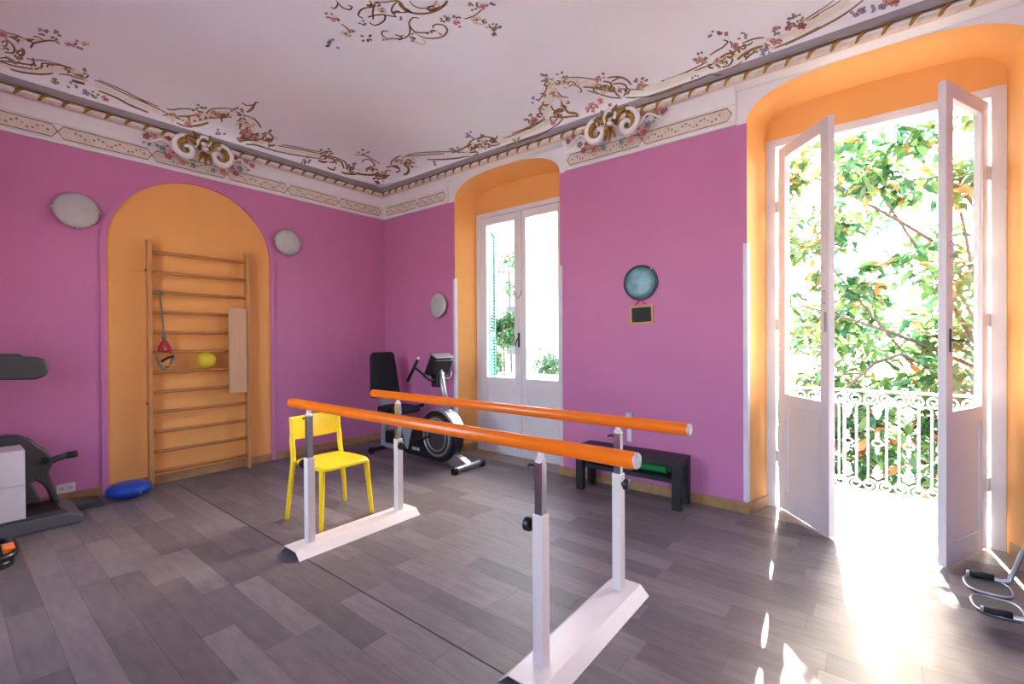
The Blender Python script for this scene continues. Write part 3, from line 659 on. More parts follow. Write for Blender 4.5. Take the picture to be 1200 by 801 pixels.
for (grp, m), mbx in PAINT.items():
    o = obj(NM[m], mbx, m, ceiling); stuff(o)
    o['label'] = ('%s of the ceiling medallion' if grp == 'medallion' else '%s of the ceiling border') % NM[m].replace('_', ' ').replace('painted ', 'painted ')

# gilded stucco cartouches on the cornice
def cartouche(loc, rz, label):
    t = thing('stucco_cartouche', label, 'ornament', loc, rz, 'gilded stucco cartouches on the cornice', local=True)
    def sp(turns, r0, cx, cz, sx, start, r1=.006):
        out = []
        for i in range(26):
            f = i/25; q = start+sx*turns*2*math.pi*f; r = r0*(1-f)+r1*f
            out.append((cx+r*math.cos(q), -.05-.05*(1-f), cz+r*math.sin(q)))
        return out
    # main C-scrolls either side of a shell
    for s in (-1, 1):
        obj('scroll', MB().tube(sp(1.3, .125, s*.15, -.01, -s, math.pi/2 if s > 0 else math.pi/2), [.010+.022*math.sin(math.pi*min(1, i/25+.1)) for i in range(26)], 8), 'plaster', t, smooth=True)
        obj('gilt_volute', MB().tube(sp(1.0, .075, s*.155, -.015, -s, math.pi/2), [.008+.018*(1-i/25) for i in range(26)], 8), 'gold', t, smooth=True)
        lf = MB()
        for k in range(2):
            q = math.radians(28+44*k+(14 if s > 0 else 0)); e = Vector((s*(.05+.16*math.cos(q)), -.10, .06+.12*math.sin(q)))
            lf.tube([(s*.03, -.06, .02), (e.x*.6, -.12, e.z*.7), tuple(e)], [.014, .024, .005], 8)
        obj('gilt_plume', lf, 'gold', t, smooth=True)
        obj('tendril', MB().tube(spline([(s*.25, -.05, -.05), (s*.33, -.07, .02), (s*.40, -.06, -.01), (s*.47, -.05, -.05)], 6), .010, 7), 'plaster', t, smooth=True)
        for fx, fz, fr_, fm in ((.24, .10, .035, 'paint_pink'), (.30, .05, .03, 'paint_rose'), (.26, -.09, .034, 'paint_pink'), (.34, -.07, .026, 'paint_blue'), (.41, .03, .024, 'paint_pink'), (.18, -.15, .03, 'paint_pink'), (.36, .10, .028, 'paint_pink'), (.30, -.13, .026, 'paint_rose'), (.47, .0, .022, 'paint_rose'), (.09, -.16, .022, 'paint_blue')):
            fr_ *= 1.15
            f = MB()
            for k in range(5):
                q = k*1.2566; f.ball((s*fx+fr_*.6*math.cos(q), -.07, fz+fr_*.6*math.sin(q)), fr_*.5, 8, (1, .6, 1))
            o = obj('flower', f, fm, t, smooth=True)
            obj('flower_centre', MB().ball((s*fx, -.088, fz), fr_*.3, 8), 'gold', o, smooth=True)
        lv = MB()
        for k in range(9):
            q = random.uniform(.22, .5); z = random.uniform(-.12, .10)*(1-abs(q-.22)); a = random.random()*6.28
            c = Vector((s*q, -.045, z)); d = Vector((math.cos(a), 0, math.sin(a)))*.026; e = Vector((-d.z, -.3*.02, d.x))*.4
            lv.add([c-d, c+e-Vector((0, .012, 0)), c+d, c-e], [(0, 1, 2, 3)])
        stuff(obj('small_leaves', lv, 'paint_green', t))
    sh = MB()
    for k in range(3):
        q = math.radians(235+35*k); sh.tube([(0, -.07, 0), (.06*math.cos(q), -.13, .06*math.sin(q)), (.10*math.cos(q), -.12, .15*math.sin(q))], [.012, .02, .006], 7)
    obj('shell', sh, 'gold', t, smooth=True)
    obj('boss', MB().ball((0, -.13, .015), .03, 12, (1, .7, .7)), 'plaster', t, smooth=True)
    obj('crest', MB().tube(spline([(-.07, -.08, .03), (-.05, -.12, .11), (.0, -.13, .135), (.05, -.11, .10), (.03, -.1, .06)], 6), .016, 8), 'plaster', t, smooth=True)
    return t
cartouche((3.62, -.06, 3.335), 0, 'gilded stucco cartouche with flowers on the cornice between the windows')
cartouche((.06, -2.29, 3.325), math.pi/2, 'gilded stucco cartouche with flowers on the cornice above the arched recess')

# ------------------------------------------------------------------ window and balcony door
def leaf_parts(parent, W, H, glass0, glass1, side, M, handle=None):
    # local frame: x from hinge to free edge, z up, thickness along y
    T = .042; st = .085
    def mk(): return MB(M)
    lf = mk(); lf.box(0, st, 0, T, 0, H); lf.box(W-st, W, 0, T, 0, H)
    lf.box(st, W-st, 0, T, H-.09, H); lf.box(st, W-st, 0, T, glass0-.09, glass0); lf.box(st, W-st, 0, T, 0, .13)
    L_ = obj('door_leaf', lf, 'white_paint', parent, bevel=.003)
    obj('glass_pane', mk().box(st-.01, W-st+.01, T/2-.002, T/2+.002, glass0-.01, H-.08), 'glass', L_)
    obj('lower_panel', mk().box(st, W-st, .012, T-.012, .13, glass0-.09), 'white_paint', L_, bevel=.004)
    mo = mk()
    for a, b, z0, z1 in ((st, W-st, .13, .15), (st, W-st, glass0-.11, glass0-.09)): mo.box(a, b, .004, T-.004, z0, z1)
    for a, b in ((st, st+.02), (W-st-.02, W-st)): mo.box(a, b, .004, T-.004, .15, glass0-.11)
    obj('panel_moulding', mo, 'white_paint', L_, bevel=.003)
    return L_
def hinge(parent, x, y, zs):
    for z in zs: obj('hinge', MB().cyl((x, y, z-.05), (x, y, z+.05), .011, 10), 'white_paint', parent, smooth=False)
# closed french window
w1 = sempty('window_1', 'closed white french window with a green shutter outside', (2.21, .33, 0))
fa, fb, ft = FR[0]
f = MB().box(fa, fa+.07, .285, .39, 0, ft); f.box(fb-.07, fb, .285, .39, 0, ft); f.box(fa+.07, fb-.07, .285, .39, ft-.055, ft); f.box(fa+.07, fb-.07, .285, .40, -.01, .035)
obj('frame', f, 'white_paint', w1, bevel=.004)
W = (fb-fa-.14)/2
M1 = Matrix.Translation((fa+.07, .30, .037)); M2 = Matrix.Translation((fb-.07, .30, .037)) @ Matrix.Diagonal((-1, 1, 1, 1))
la = leaf_parts(w1, W, ft-.055-.04, .89, .0, 1, M1); lb = leaf_parts(w1, W, ft-.055-.04, .89, 0, 1, M2)
mid = (fa+fb)/2+.0
obj('meeting_strip', MB().box(mid-.03, mid+.03, .278, .301, .04, ft-.06), 'white_paint', la, bevel=.006)
hd = MB().box(mid-.014, mid+.014, .270, .279, 1.30, 1.47); hd.tube([(mid, .268, 1.40), (mid, .245, 1.40), (mid-.02, .240, 1.36), (mid-.03, .240, 1.31)], .009, 8)
obj('handle', hd, 'dark_grey', la, bevel=.002)
hk = MB().tube(spline([(mid-.055, .27, 1.97), (mid-.03, .262, 1.90), (mid, .26, 1.88), (mid+.03, .262, 1.91), (mid+.04, .27, 1.97)], 5), .007, 7)
obj('curtain_hook', hk, 'silver', la)
# open balcony door
d1 = sempty('door_1', 'white glazed double door standing open to the balcony', (5.49, .33, 0))
fa, fb, ft = FR[1]
f = MB().box(fa, fa+.072, .285, .385, 0, ft); f.box(fb-.072, fb, .285, .385, 0, ft); f.box(fa+.072, fb-.072, .285, .385, ft-.06, ft)
obj('frame', f, 'white_paint', d1, bevel=.004)
obj('threshold', MB().box(fa, fb, .30, .52, -.02, .012), 'balcony_stone', d1, bevel=.003)
HL, HR = (4.893, .275), (6.092, .275)
def leaf_matrix(h, free, flip):
    d = Vector((free[0]-h[0], free[1]-h[1], 0)).normalized(); n_ = Vector((-d.y, d.x, 0))*(1 if not flip else -1)
    m = Matrix((d, n_, Vector((0, 0, 1)))).transposed().to_4x4(); m.translation = (h[0], h[1], .016); return m
ml = leaf_matrix(HL, (5.238, -.16), False); mr_ = leaf_matrix(HR, (5.855, -.25), True)
LL = leaf_parts(d1, .595, 2.91, .93, 0, 1, ml); LR = leaf_parts(d1, .595, 2.91, .93, 0, 1, mr_)
for m, p in ((ml, LL), (mr_, LR)):
    for z in (.41, 1.49, 2.45):
        hm = MB(m); hm.box(-.035, .012, -.008, .034, z-.045, z+.045); obj('hinge', hm, 'white_paint', p, bevel=.003)
hm = MB(mr_); hm.box(.541, .559, -.006, .0, 1.29, 1.43); hm.tube([(.55, -.004, 1.36), (.55, -.045, 1.36), (.50, -.055, 1.355), (.46, -.055, 1.35)], .008, 8)
obj('handle', hm, 'dark_grey', LR, bevel=.001)
hm = MB(ml); hm.box(.560, .574, -.010, .0, 1.42, 1.56); hm.tube([(.566, -.004, 1.62), (.566, -.03, 1.62), (.566, -.03, 1.70), (.566, -.004, 1.70)], .006, 8)
obj('bolt', hm, 'silver', LL, bevel=.001)
hm = MB(mr_); hm.tube(spline([(.58, -.012, 1.95), (.59, -.03, 1.92), (.585, -.03, 1.88), (.58, -.012, 1.85)], 4), .007, 7); obj('bolt', hm, 'silver', LR)

# ------------------------------------------------------------------ outside
struct(obj('balcony_slab', MB().box(4.2, 7.0, .5, 1.42, -.15, -.03), 'balcony_stone', bevel=.01), 'pale stone balcony floor outside the open door')
struct(obj('garden_ground', MB().box(-50, 60, -60, 60, -3.6, -3.5), 'gravel'), 'garden ground below the balcony, gravel made pale to bounce light')
def railing(x0, x1, y, z0, z1, label, grp='white scrolled iron balcony railings'):
    t = thing('balcony_railing', label, 'railing', ((x0+x1)/2, y, z0), 0, grp)
    obj('top_rail', MB().box(x0, x1, y-.02, y+.02, z1-.02, z1), 'rail_white', t, bevel=.003)
    obj('bottom_rail', MB().box(x0, x1, y-.01, y+.01, z0+.02, z0+.035), 'rail_white', t)
    P_ = .212; n = int((x1-x0)/P_); r = .0095
    # mesh sources for the repeated iron pieces, local to the pitch origin
    zb, zt = z0+.16, z1-.16
    scr = []
    for s in (-1, 1):
        for zc, up_ in ((z1-.078, 1), (z0+.095, -1)):
            pts = []
            for i in range(22):
                f = i/21; q = math.pi/2*up_*1+(-s)*up_*f*3.4*math.pi; rr = .05*(1-f)+.012
                pts.append((s*.053+rr*math.cos(q)*1, 0, zc+rr*math.sin(q)))
            scr.append(MB().tube(pts, .0095, 6))
    slot = MB().tube([(-.042, 0, zb-.02)]+[(-.042*math.cos(math.pi*i/8), 0, zt+.035*math.sin(math.pi*i/8)) for i in range(9)]+[(.042, 0, zb-.02)]+[(.042*math.cos(math.pi*i/8), 0, zb-.02-.035*math.sin(math.pi*i/8)) for i in range(1, 8)], r, 6, closed=True)
    zm = (zb+zt)/2
    ros = MB().tube([(.034*math.cos(2*math.pi*i/14), 0, zm+.026*math.sin(2*math.pi*i/14)) for i in range(14)], .009, 6, closed=True)
    for s in (-1, 1):
        ros.lathe([(.004, 0), (.020, .02), (.010, .04), (.016, .05), (.003, .075)], (0, 0, zm+s*.028), (0, 0, s), 8)
    pal = []
    for zz, s in ((z1-.15, -1), (z0+.17, 1)):
        pal.append(MB().lathe([(.005, 0), (.045, .03), (.028, .06), (.034, .075), (.006, .13)], (0, 0, zz-s*.02), (0, 0, s), 8))
    bar = MB().tube([(0, 0, z0+.03), (0, 0, z1-.02)], .011, 6)
    first = {}
    def put(nm, mbx, x):
        ky = id(mbx)
        if ky not in first:
            o = obj(nm, mbx, 'rail_white', None, smooth=True); o.parent = t; first[ky] = o; o.location = (x-(x0+x1)/2, 0, -z0)
        else: share(first[ky], nm, t, (x-(x0+x1)/2, 0, -z0))
    for i in range(n+1):
        x = x0+.06+i*P_
        [put('scroll', q, x) for q in scr]; put('slot_bars', slot, x)
        if i < n: put('rosette', ros, x+P_/2); [put('palmette', q, x+P_/2) for q in pal]
    put('post', bar, x0+.01); put('post', bar, x1-.01)
    put('post', bar, 5.29 if x0 < 5.29 < x1 else (x0+x1)/2)
    return t
railing(4.3, 6.95, 1.18, -.02, .925, 'white scrolled iron railing of the balcony beyond the open door')
railing(1.62, 3.05, .62, -.02, .965, 'white iron railing outside the closed french window')
struct(obj('window_ledge', MB().box(1.3, 3.1, .5, .75, -.12, -.03), 'balcony_stone'), 'pale stone ledge outside the closed window')
# green shutter folded outside the closed window
sh = thing('window_shutter', 'green wooden shutter open outside the closed french window', 'shutter', (1.545, .52, .02))
Ms = Matrix.Translation((1.535, .505, .02)) @ Matrix.Rotation(math.radians(122), 4, 'Z')
s_ = MB(Ms); s_.box(0, .06, -.016, .016, 0, 2.9); s_.box(.48, .54, -.016, .016, 0, 2.9)
for z in (0, 1.4, 2.82): s_.box(.06, .48, -.016, .016, z, z+.08)
obj('shutter_frame', s_, 'shutter_teal', sh, bevel=.002)
sl0 = None
for k in range(64):
    z = .10+k*.0425
    if 1.38 < z < 1.49: continue
    if sl0 is None:
        m_ = MB(); m_.add([(.06, -.014, -.004), (.48, -.014, -.004), (.48, .014, .022), (.06, .014, .022), (.06, -.014, .002), (.48, -.014, .002), (.48, .014, .028), (.06, .014, .028)], [(0, 1, 2, 3), (4, 5, 6, 7), (0, 1, 5, 4), (1, 2, 6, 5), (2, 3, 7, 6), (3, 0, 4, 7)])
        sl0 = obj('slat', m_, 'shutter_teal'); sl0.parent = sh
        o = sl0; o.location = Vector((1.535, .505, .02+z))-Vector((1.545, .52, .02)); o.rotation_euler = (0, 0, math.radians(122))
    else: share(sl0, 'slat', sh, Vector((1.535, .505, .02+z))-Vector((1.545, .52, .02)), (0, 0, math.radians(122)))
# pale house across the garden
hb = thing('house', 'pale cream house across the garden beyond the closed window', 'building', (-4, 12, -3.5))
obj('facade', MB().box(-9.0, 2.5, 11, 17, -3.5, 9), 'cream_wall', hb)
for z, d_, h_ in ((5.15, .35, .22), (4.75, .18, .12), (8.6, .4, .3)): obj('cornice', MB().box(-9.1, 2.6, 11-d_, 11.02, z, z+h_), 'cream_wall', hb, bevel=.03)
for x in (-8.2, -6.2, -2.2, 0):
    o = obj('window_surround', MB().box(x-.6, x+.6, 10.94, 11.02, .6, 2.9), 'plaster', hb); obj('pane', MB().box(x-.45, x+.45, 10.92, 10.95, .75, 2.75), 'dark_grey', o)

# foliage
def leafmesh(L_, W_, curl=.25):
    vs = []; n = 4
    for i in range(n+1):
        t = i/n; wv = W_*math.sin(math.pi*min(1, t*.94+.04))**.8*.5; z = -curl*L_*t*t
        vs += [(t*L_, -wv, z+wv*.35), (t*L_, 0, z), (t*L_, wv, z+wv*.35)]
    fs = []
    for i in range(n):
        for k in range(2): fs.append((i*3+k, i*3+k+1, i*3+k+4, i*3+k+3))
    return vs, fs
LM = ['leaf_a', 'leaf_b', 'leaf_c']
LEAFSRC = []
def foliage(parent, centers, count, L_, W_, single=0, inview=None, pc=.10):
    base = leafmesh(L_, W_); items = []
    loc = parent.location
    for _ in range(count):
        c, rad, wgt = random.choice(centers)
        while True:
            q = Vector((random.uniform(-1, 1), random.uniform(-1, 1), random.uniform(-1, 1)))
            if .2 < q.length < 1: break
        p = Vector(c)+Vector((q.x*rad[0], q.y*rad[1], q.z*rad[2]))
        sc = random.uniform(.7, 1.15)
        rot = Matrix.Rotation(random.uniform(0, 6.28), 4, 'Z') @ Matrix.Rotation(random.uniform(-.5, .9), 4, 'Y') @ Matrix.Rotation(random.uniform(-.7, .7), 4, 'X')
        mi = 2 if random.random() < pc else (0 if random.random() < .6 else 1)
        items.append((p, rot, sc, mi))
    def key(it):
        d = it[0]-CAM; wv = d.dot(FW); px = 600+FPX*d.dot(RT)/wv
        ok = inview is None or inview[0] < px < inview[1]
        return (0 if ok else 1, wv)
    items.sort(key=key)
    srcs = {}
    for it in items[:single]:
        p, rot, sc, mi = it
        if mi not in srcs:
            me = bpy.data.meshes.new('leaf'); me.from_pydata(base[0], [], base[1]); me.materials.append(MATS[LM[mi]])
            for q in me.polygons: q.use_smooth = True
            srcs[mi] = me
        o = bpy.data.objects.new('leaf', srcs[mi]); COL.objects.link(o); o.parent = parent
        o.matrix_local = Matrix.Translation(p-loc) @ rot @ Matrix.Scale(sc, 4)
    mb = MB()
    for p, rot, sc, mi in items[single:]:
        mb.cur = mi; M = Matrix.Translation(p) @ rot @ Matrix.Scale(sc, 4)
        mb.add([M @ Vector(v) for v in base[0]], base[1])
    if mb.v:
        me = bpy.data.meshes.new('foliage'); me.from_pydata([tuple(v-loc) for v in mb.v], [], mb.f)
        for k in LM: me.materials.append(MATS[k])
        me.polygons.foreach_set('material_index', mb.mi); me.polygons.foreach_set('use_smooth', [True]*len(mb.f))
        o = bpy.data.objects.new('foliage', me); COL.objects.link(o); o.parent = parent; stuff(o)
tree = thing('magnolia_tree', 'large leafy magnolia tree beyond the balcony railing', 'tree', (6.95, 4.2, -3.5))
tk = MB().tube(spline([(6.95, 4.2, -3.5), (6.9, 4.25, -2), (6.95, 4.2, 0), (6.85, 4.3, 2), (6.8, 4.2, 4.2)], 5), [.2-.006*i for i in range(21)], 10)
obj('trunk', tk, 'bark', tree, smooth=True)
rng = random.Random(3); cl = []
for k in range(165):
    while True:
        x = rng.uniform(3.0, 9.0); z = rng.uniform(-1.6, 4.9); yv = rng.uniform(2.3, 4.8)
        top = 4.9-.9*max(0, 5.6-x)-.25*max(0, x-7)
        if z < top: break
    rr = rng.uniform(.22, .42); cl.append(((x, yv, z), (rr, rr, rr*.8), 1))
for k in range(70):
    rr = rng.uniform(.25, .42); cl.append(((rng.uniform(3.8, 7.4), rng.uniform(2.4, 3.6), rng.uniform(-1.6, .8)), (rr, rr, rr*.8), 1))
for k in range(14):
    c = cl[k*8][0]; h = rng.uniform(-1.5, 2.5)
    obj('branch', MB().tube(spline([(6.9, 4.25, min(h, c[2]-.2)), ((6.9+c[0])/2, (4.25+c[1])/2, (h+c[2])/2+.1), c], 5), [.032-.0022*i for i in range(11)], 6), 'bark', tree, smooth=True)
foliage(tree, cl, 18000, .19, .078, 300, (925, 1145), .12)
hedge = thing('garden_hedge', 'lower leafy hedge filling the view behind the balcony railing', 'hedge', (5.5, 6.6, -3.5))
obj('stem', MB().tube(spline([(5.5, 6.6, -3.5), (5.45, 6.6, -1.5), (5.55, 6.6, 0)], 5), [.12-.006*i for i in range(11)], 8), 'bark', hedge, smooth=True)
hc = [((rng.uniform(2.5, 8.5), rng.uniform(6.0, 7.2), rng.uniform(-3.0, 2.3)), (.45, .4, .4), 1) for _ in range(110)]
foliage(hedge, hc, 8000, .20, .09, 0, None, .06)
for k, (x, yv, z, rx, rz, cnt, lab) in enumerate(((-.50, 3.3, 1.72, .62, .42, 2000, 'green shrub crown seen through the left window pane'), (.20, 2.0, 1.0, .5, .30, 1300, 'low green shrub behind the shutter outside the window'), (.62, 3.3, .90, .22, .26, 420, 'small green shrub seen low in the right window pane'), (-1.45, 4.7, 3.05, .4, .7, 420, 'thin leafy sapling rising beside the green shutter'))):
    t = thing('garden_shrub', lab, 'shrub', (x, yv, -3.5), 0, 'shrubs outside the closed window')
    obj('stem', MB().tube(spline([(x, yv, -3.5), (x+.05, yv, -1), (x-.03, yv, z)], 5), [.05-.003*i for i in range(11)], 7), 'bark', t, smooth=True)
    cc = [((x+rng.uniform(-rx, rx)*.7, yv+rng.uniform(-.3, .3), z+rng.uniform(-rz, rz)*.7), (.22, .22, .2), 1) for _ in range(9)]
    foliage(t, cc, cnt, .11, .045, 0, None, .02)
# ------------------------------------------------------------------ furniture and equipment
def onp(px, py, ax, v):
    d = ray(px, py); t = (v-CAM[ax])/d[ax]; return CAM+d*t
# parallel walking bars
pb = thing('parallel_bars', 'parallel walking bars with orange rails on white steel stands', 'parallel bars', (3.52, -2.09, 0))
for xc, zs, s in ((2.575, .615, -1), (4.46, .675, -1)):
    prof = [(-.125, .001), (-.075, .05), (.075, .05), (.125, .001), (.119, .001), (.072, .044), (-.072, .044), (-.119, .001)]
    b0, b1 = (-2.60, -1.62)
    base = MB(); base.prism([(xc-.03+a, z) for a, z in prof], 1, b0, b1)
    bo = obj('stand_base', base, 'steel_white', pb, bevel=.002)
    for yc, k in ((-2.465, -1), (-1.735, 1)):
        post = MB().box(xc-.026-.03, xc+.026-.03, yc-.026, yc+.026, .05, zs)
        po = obj('post', post, 'steel_white', pb, bevel=.004)
        obj('inner_tube', MB().box(xc-.019-.03, xc+.019-.03, yc-.019, yc+.019, zs-.05, .895), 'chrome', po, bevel=.003)
        hl = MB()
        for i in range(5):
            z = zs+.035+i*.042
            if z < .87: hl.cyl((xc-.03-.0195, yc, z), (xc-.03-.0205, yc, z), .006, 10)
        stuff(obj('adjustment_holes', hl, 'rubber', po))
        kx = -1 if k < 0 else 1
        kb = MB().cyl((xc-.03+kx*.026, yc-.012, zs-.05), (xc-.03+kx*.04, yc-.012, zs-.05), .010, 12)
        kb.lathe([(.026, 0), (.030, .004), (.030, .024), (.024, .030)], (xc-.03+kx*.04, yc-.012, zs-.05), (kx, 0, 0), 20)
        obj('clamp_knob', kb, 'black_plastic', po, auto=True)
        obj('collar', MB().lathe([(.022, 0), (.022, .012), (.014, .02), (.014, .045)], (xc-.03, yc, .89), (0, 0, 1), 16), 'steel_white', po, auto=True)
        obj('lock_lever', MB().tube([(xc-.045, yc-.005, .872), (xc-.075, yc-.012, .874), (xc-.085, yc-.014, .868)], .006, 8), 'black_plastic', po)
for yc, x0, x1, zc in ((-2.465, 2.30, 4.845, .962), (-1.735, 2.21, 4.80, .952)):
    r = .031
    o = obj('hand_rail', MB().lathe([(r-.006, 0), (r, .006), (r, x1-x0-.006), (r-.003, x1-x0)], (x0, yc, zc), (1, 0, 0), 28), 'orange_bar', pb, auto=True)
    obj('end_cap', MB().lathe([(r-.002, 0), (r-.001, .006), (r-.006, .012)], (x1, yc, zc), (1, 0, 0), 28), 'cap_grey', o, auto=True)
    obj('end_cap', MB().lathe([(r-.006, 0), (r-.008, .004)], (x0, yc, zc), (-1, 0, 0), 28), 'cap_grey', o, auto=True)

# yellow chair
ch = thing('plastic_chair', 'yellow moulded plastic chair beside the parallel bars', 'chair', (2.115, -2.06, 0), .03, local=True)
st = MB(); pts = []
for i in range(40):
    q = 2*math.pi*i/40; cx, cy = math.cos(q), math.sin(q); e = .35
    pts.append((.225*math.copysign(abs(cx)**e, cx)+.012, (.215 if cx > 0 else .205)*math.copysign(abs(cy)**e, cy)))
n = len(pts); vs = []
rings = [(.0, .432), (1, .428), (1.0, .446), (.965, .454), (.55, .447), (0, .444)]
for k, (s, z) in enumerate(rings): vs += [(x*max(s, .001), y*max(s, .001), z) for x, y in pts]
st.add(vs, [(k*n+i, k*n+(i+1) % n, (k+1)*n+(i+1) % n, (k+1)*n+i) for k in range(len(rings)-1) for i in range(n)])
obj('seat', st, 'yellow_plastic', ch, auto=True)
br = MB(); NB = 12; vs = []
for z, lean in ((.615, -.208), (.66, -.213), (.72, -.222), (.775, -.232), (.79, -.235)):
    for side in (0, 1):
        for i in range(NB+1):
            t = i/NB*2-1; vs.append((lean-.028*(1-t*t)+side*.016, t*.212, z-(.010 if z < .62 else 0)*(1-t*t)))
m = NB+1; fs = []
for k in range(4):
    for i in range(NB):
        a = k*2*m+i; fs += [(a, a+1, a+2*m+1, a+2*m), (a+m, a+m+1, a+3*m+1, a+3*m)]
    for i in (0, NB): a = k*2*m+i; fs.append((a, a+m, a+3*m, a+2*m))
for k in (0, 4):
    for i in range(NB): a = k*2*m+i; fs.append((a, a+1, a+m+1, a+m))
obj('backrest', br.add(vs, fs), 'yellow_plastic', ch, auto=True, bevel=.004)
for s in (-1, 1):
    lg = MB().tube(spline([(-.205, s*.255, .0), (-.193, s*.236, .22), (-.188, s*.212, .42), (-.196, s*.206, .50), (-.212, s*.206, .62), (-.226, s*.206, .79)], 5), [.0145+.0058*min(1, i/8)-(.006 if i > 20 else 0) for i in range(26)], 10)
    obj('leg', lg, 'yellow_plastic', ch, smooth=True)
    lg = MB().tube(spline([(.222, s*.222, .0), (.205, s*.205, .22), (.188, s*.190, .432)], 6), [.0145+.0007*i for i in range(13)], 10)
    obj('leg', lg, 'yellow_plastic', ch, smooth=True)

# wall bars ladder in the recess
ld = thing('wall_bars', 'wooden wall bars ladder mounted in the orange recess', 'wall bars', (.08, -2.30, 0))
for y0 in (-2.758, -1.888):
    obj('post', MB().box(.045, .125, y0, y0+.034, 0, 2.365), 'wood', ld, bevel=.004)
    for z in (2.075, .80):
        s = -1 if y0 < -2.3 else 1; ya = y0 if s < 0 else y0+.034
        bk = MB().box(.0, .006, min(ya, ya+s*.10), max(ya, ya+s*.10), z-.015, z+.015); bk.box(.0, .06, min(ya, ya+s*.006), max(ya, ya+s*.006), z-.015, z+.015)
        o = obj('bracket', bk, 'orange_wall', ld)
        obj('bolt', MB().cyl((.075, ya, z), (.075, ya+s*.008, z), .012, 10), 'black_plastic', o)
RZ = [2.247-.1915*k for k in range(12)]
r0 = None
for z in RZ:
    if r0 is None:
        r0 = obj('rung', MB().tube([(.095, -2.73, z), (.095, -1.87, z)], .0165, 10), 'rung_wood', ld, smooth=True)
    else: share(r0, 'rung', ld, (0, 0, z-RZ[0]))
tag(obj('bench_board', MB().box(.127, .149, -2.075, -1.90, .835, 1.745), 'board_wood', bevel=.005), 'pale wooden board hung upright on the wall bars', 'board')
obj('hook', MB().tube([(.125, -1.99, 1.70), (.10, -1.99, 1.72), (.08, -1.99, 1.70)], .006, 6), 'silver', bpy.data.objects['bench_board'])
tag(obj('exercise_ball', MB().ball((.126, -2.285, 1.195), .088, 28), 'ball_yellow', smooth=True), 'small yellow ball resting on a rung of the wall bars', 'ball')
es = thing('exercise_strap', 'grey cord with a red padded strap hanging from the wall bars', 'exercise strap', (.115, -2.66, 1.87))
obj('loop', MB().tube([(.095, -2.69+.012*k, 1.864) for k in range(5)], .022, 10), 'rope_grey', es, smooth=True)
obj('cord', MB().tube(spline([(.122, -2.665, 1.85), (.125, -2.655, 1.72), (.126, -2.645, 1.58), (.126, -2.635, 1.44)], 6), .008, 8), 'rope_grey', es, smooth=True)
obj('knot', MB().ball((.126, -2.635, 1.43), .02, 10, (1, 1, 1.6)), 'rope_grey', es, smooth=True)
obj('cuff', MB().tube(spline([(.13, -2.635, 1.40), (.135, -2.66, 1.35), (.137, -2.67, 1.29)], 6), [.025, .027, .03, .033, .036, .038, .04, .042, .043, .042, .04, .038, .03], 10, flat=.5), 'red_fabric', es, smooth=True)
obj('cuff', MB().tube(spline([(.13, -2.630, 1.40), (.133, -2.605, 1.34), (.133, -2.585, 1.28)], 6), [.02, .022, .024, .026, .027, .028, .028, .028, .027, .026, .024, .02, .016], 10, flat=.5), 'red_fabric', es, smooth=True)
obj('webbing', MB().tube(spline([(.15, -2.70, 1.27), (.16, -2.69, 1.20), (.16, -2.65, 1.13), (.155, -2.60, 1.17), (.15, -2.57, 1.25)], 6), .011, 8), 'rope_grey', es, smooth=True)
obj('buckle', MB().tube([(.165, -2.67, 1.20), (.165, -2.62, 1.235), (.16, -2.57, 1.25)], .012, 8), 'black_plastic', es)
obj('handle', MB().tube([(.165, -2.64, 1.155), (.165, -2.56, 1.17), (.16, -2.555, 1.21)], .011, 8), 'copper', es)

# sconces
def sconce(c, nrm, lab):
    c = Vector(c); nrm = Vector(nrm); t = thing('wall_sconce', lab, 'wall lamp', c, 0, 'frosted glass wall lamps')
    R_ = .152
    obj('back_plate', MB().lathe([(.09, .0005), (.09, .03), (.07, .035)], c, nrm, 28), 'silver', t, auto=True)
    obj('glass_dish', MB().lathe([(R_, .042), (R_, .047), (R_*.93, .058), (R_*.78, .070), (R_*.55, .080), (R_*.3, .086), (.004, .088)], c, nrm, 40), 'frost', t, smooth=True)
    side = nrm.cross(Vector((0, 0, 1)))
    for d in (side, -side, Vector((0, 0, -1))):
        q = MB().tube([c+nrm*.03+d*(R_-.05), c+nrm*.04+d*(R_+.008), c+nrm*.058+d*(R_+.006), c+nrm*.062+d*(R_-.012)], .008, 8)
        obj('clip', q, 'silver', t)
sconce((0, -3.235, 2.545), (1, 0, 0), 'frosted glass wall lamp left of the arched recess')
sconce((0, -1.395, 2.56), (1, 0, 0), 'frosted glass wall lamp right of the arched recess')
sconce((1.165, 0, 1.83), (0, -1, 0), 'frosted glass wall lamp on the wall beside the closed window')

# wall decoration, socket, switch
t = thing('wall_disc', 'round teal glass disc with dark rim on the purple wall', 'wall disc', (3.835, 0, 1.905))
obj('rim', MB().lathe([(.158, .001), (.163, .012), (.158, .026), (.140, .030), (.138, .018)], (3.835, 0, 1.905), (0, -1, 0), 40), 'dark_rim', t, auto=True)
obj('face', MB().lathe([(.138, .012), (.137, .026), (.10, .030), (.003, .032)], (3.835, 0, 1.905), (0, -1, 0), 40), 'teal_plate', t, smooth=True)
obj('peg', MB().cyl((3.945, 0, 2.02), (3.945, -.035, 2.02), .009, 10), 'frost', t)
t = thing('chalkboard', 'tiny wooden framed chalkboard hanging below the teal disc', 'chalkboard', (3.845, 0, 1.61))
Mc = Matrix.Translation((3.845, 0, 1.613)) @ Matrix.Rotation(math.radians(-2), 4, 'Y')
obj('slate', MB(Mc).box(-.092, .092, -.014, -.006, -.066, .066), 'slate', t)
for a in ((-.112, .112, .066, .088), (-.112, .112, -.088, -.066)): obj('frame_bar', MB(Mc).box(a[0], a[1], -.02, -.002, a[2], a[3]), 'slate_wood', t, bevel=.002)
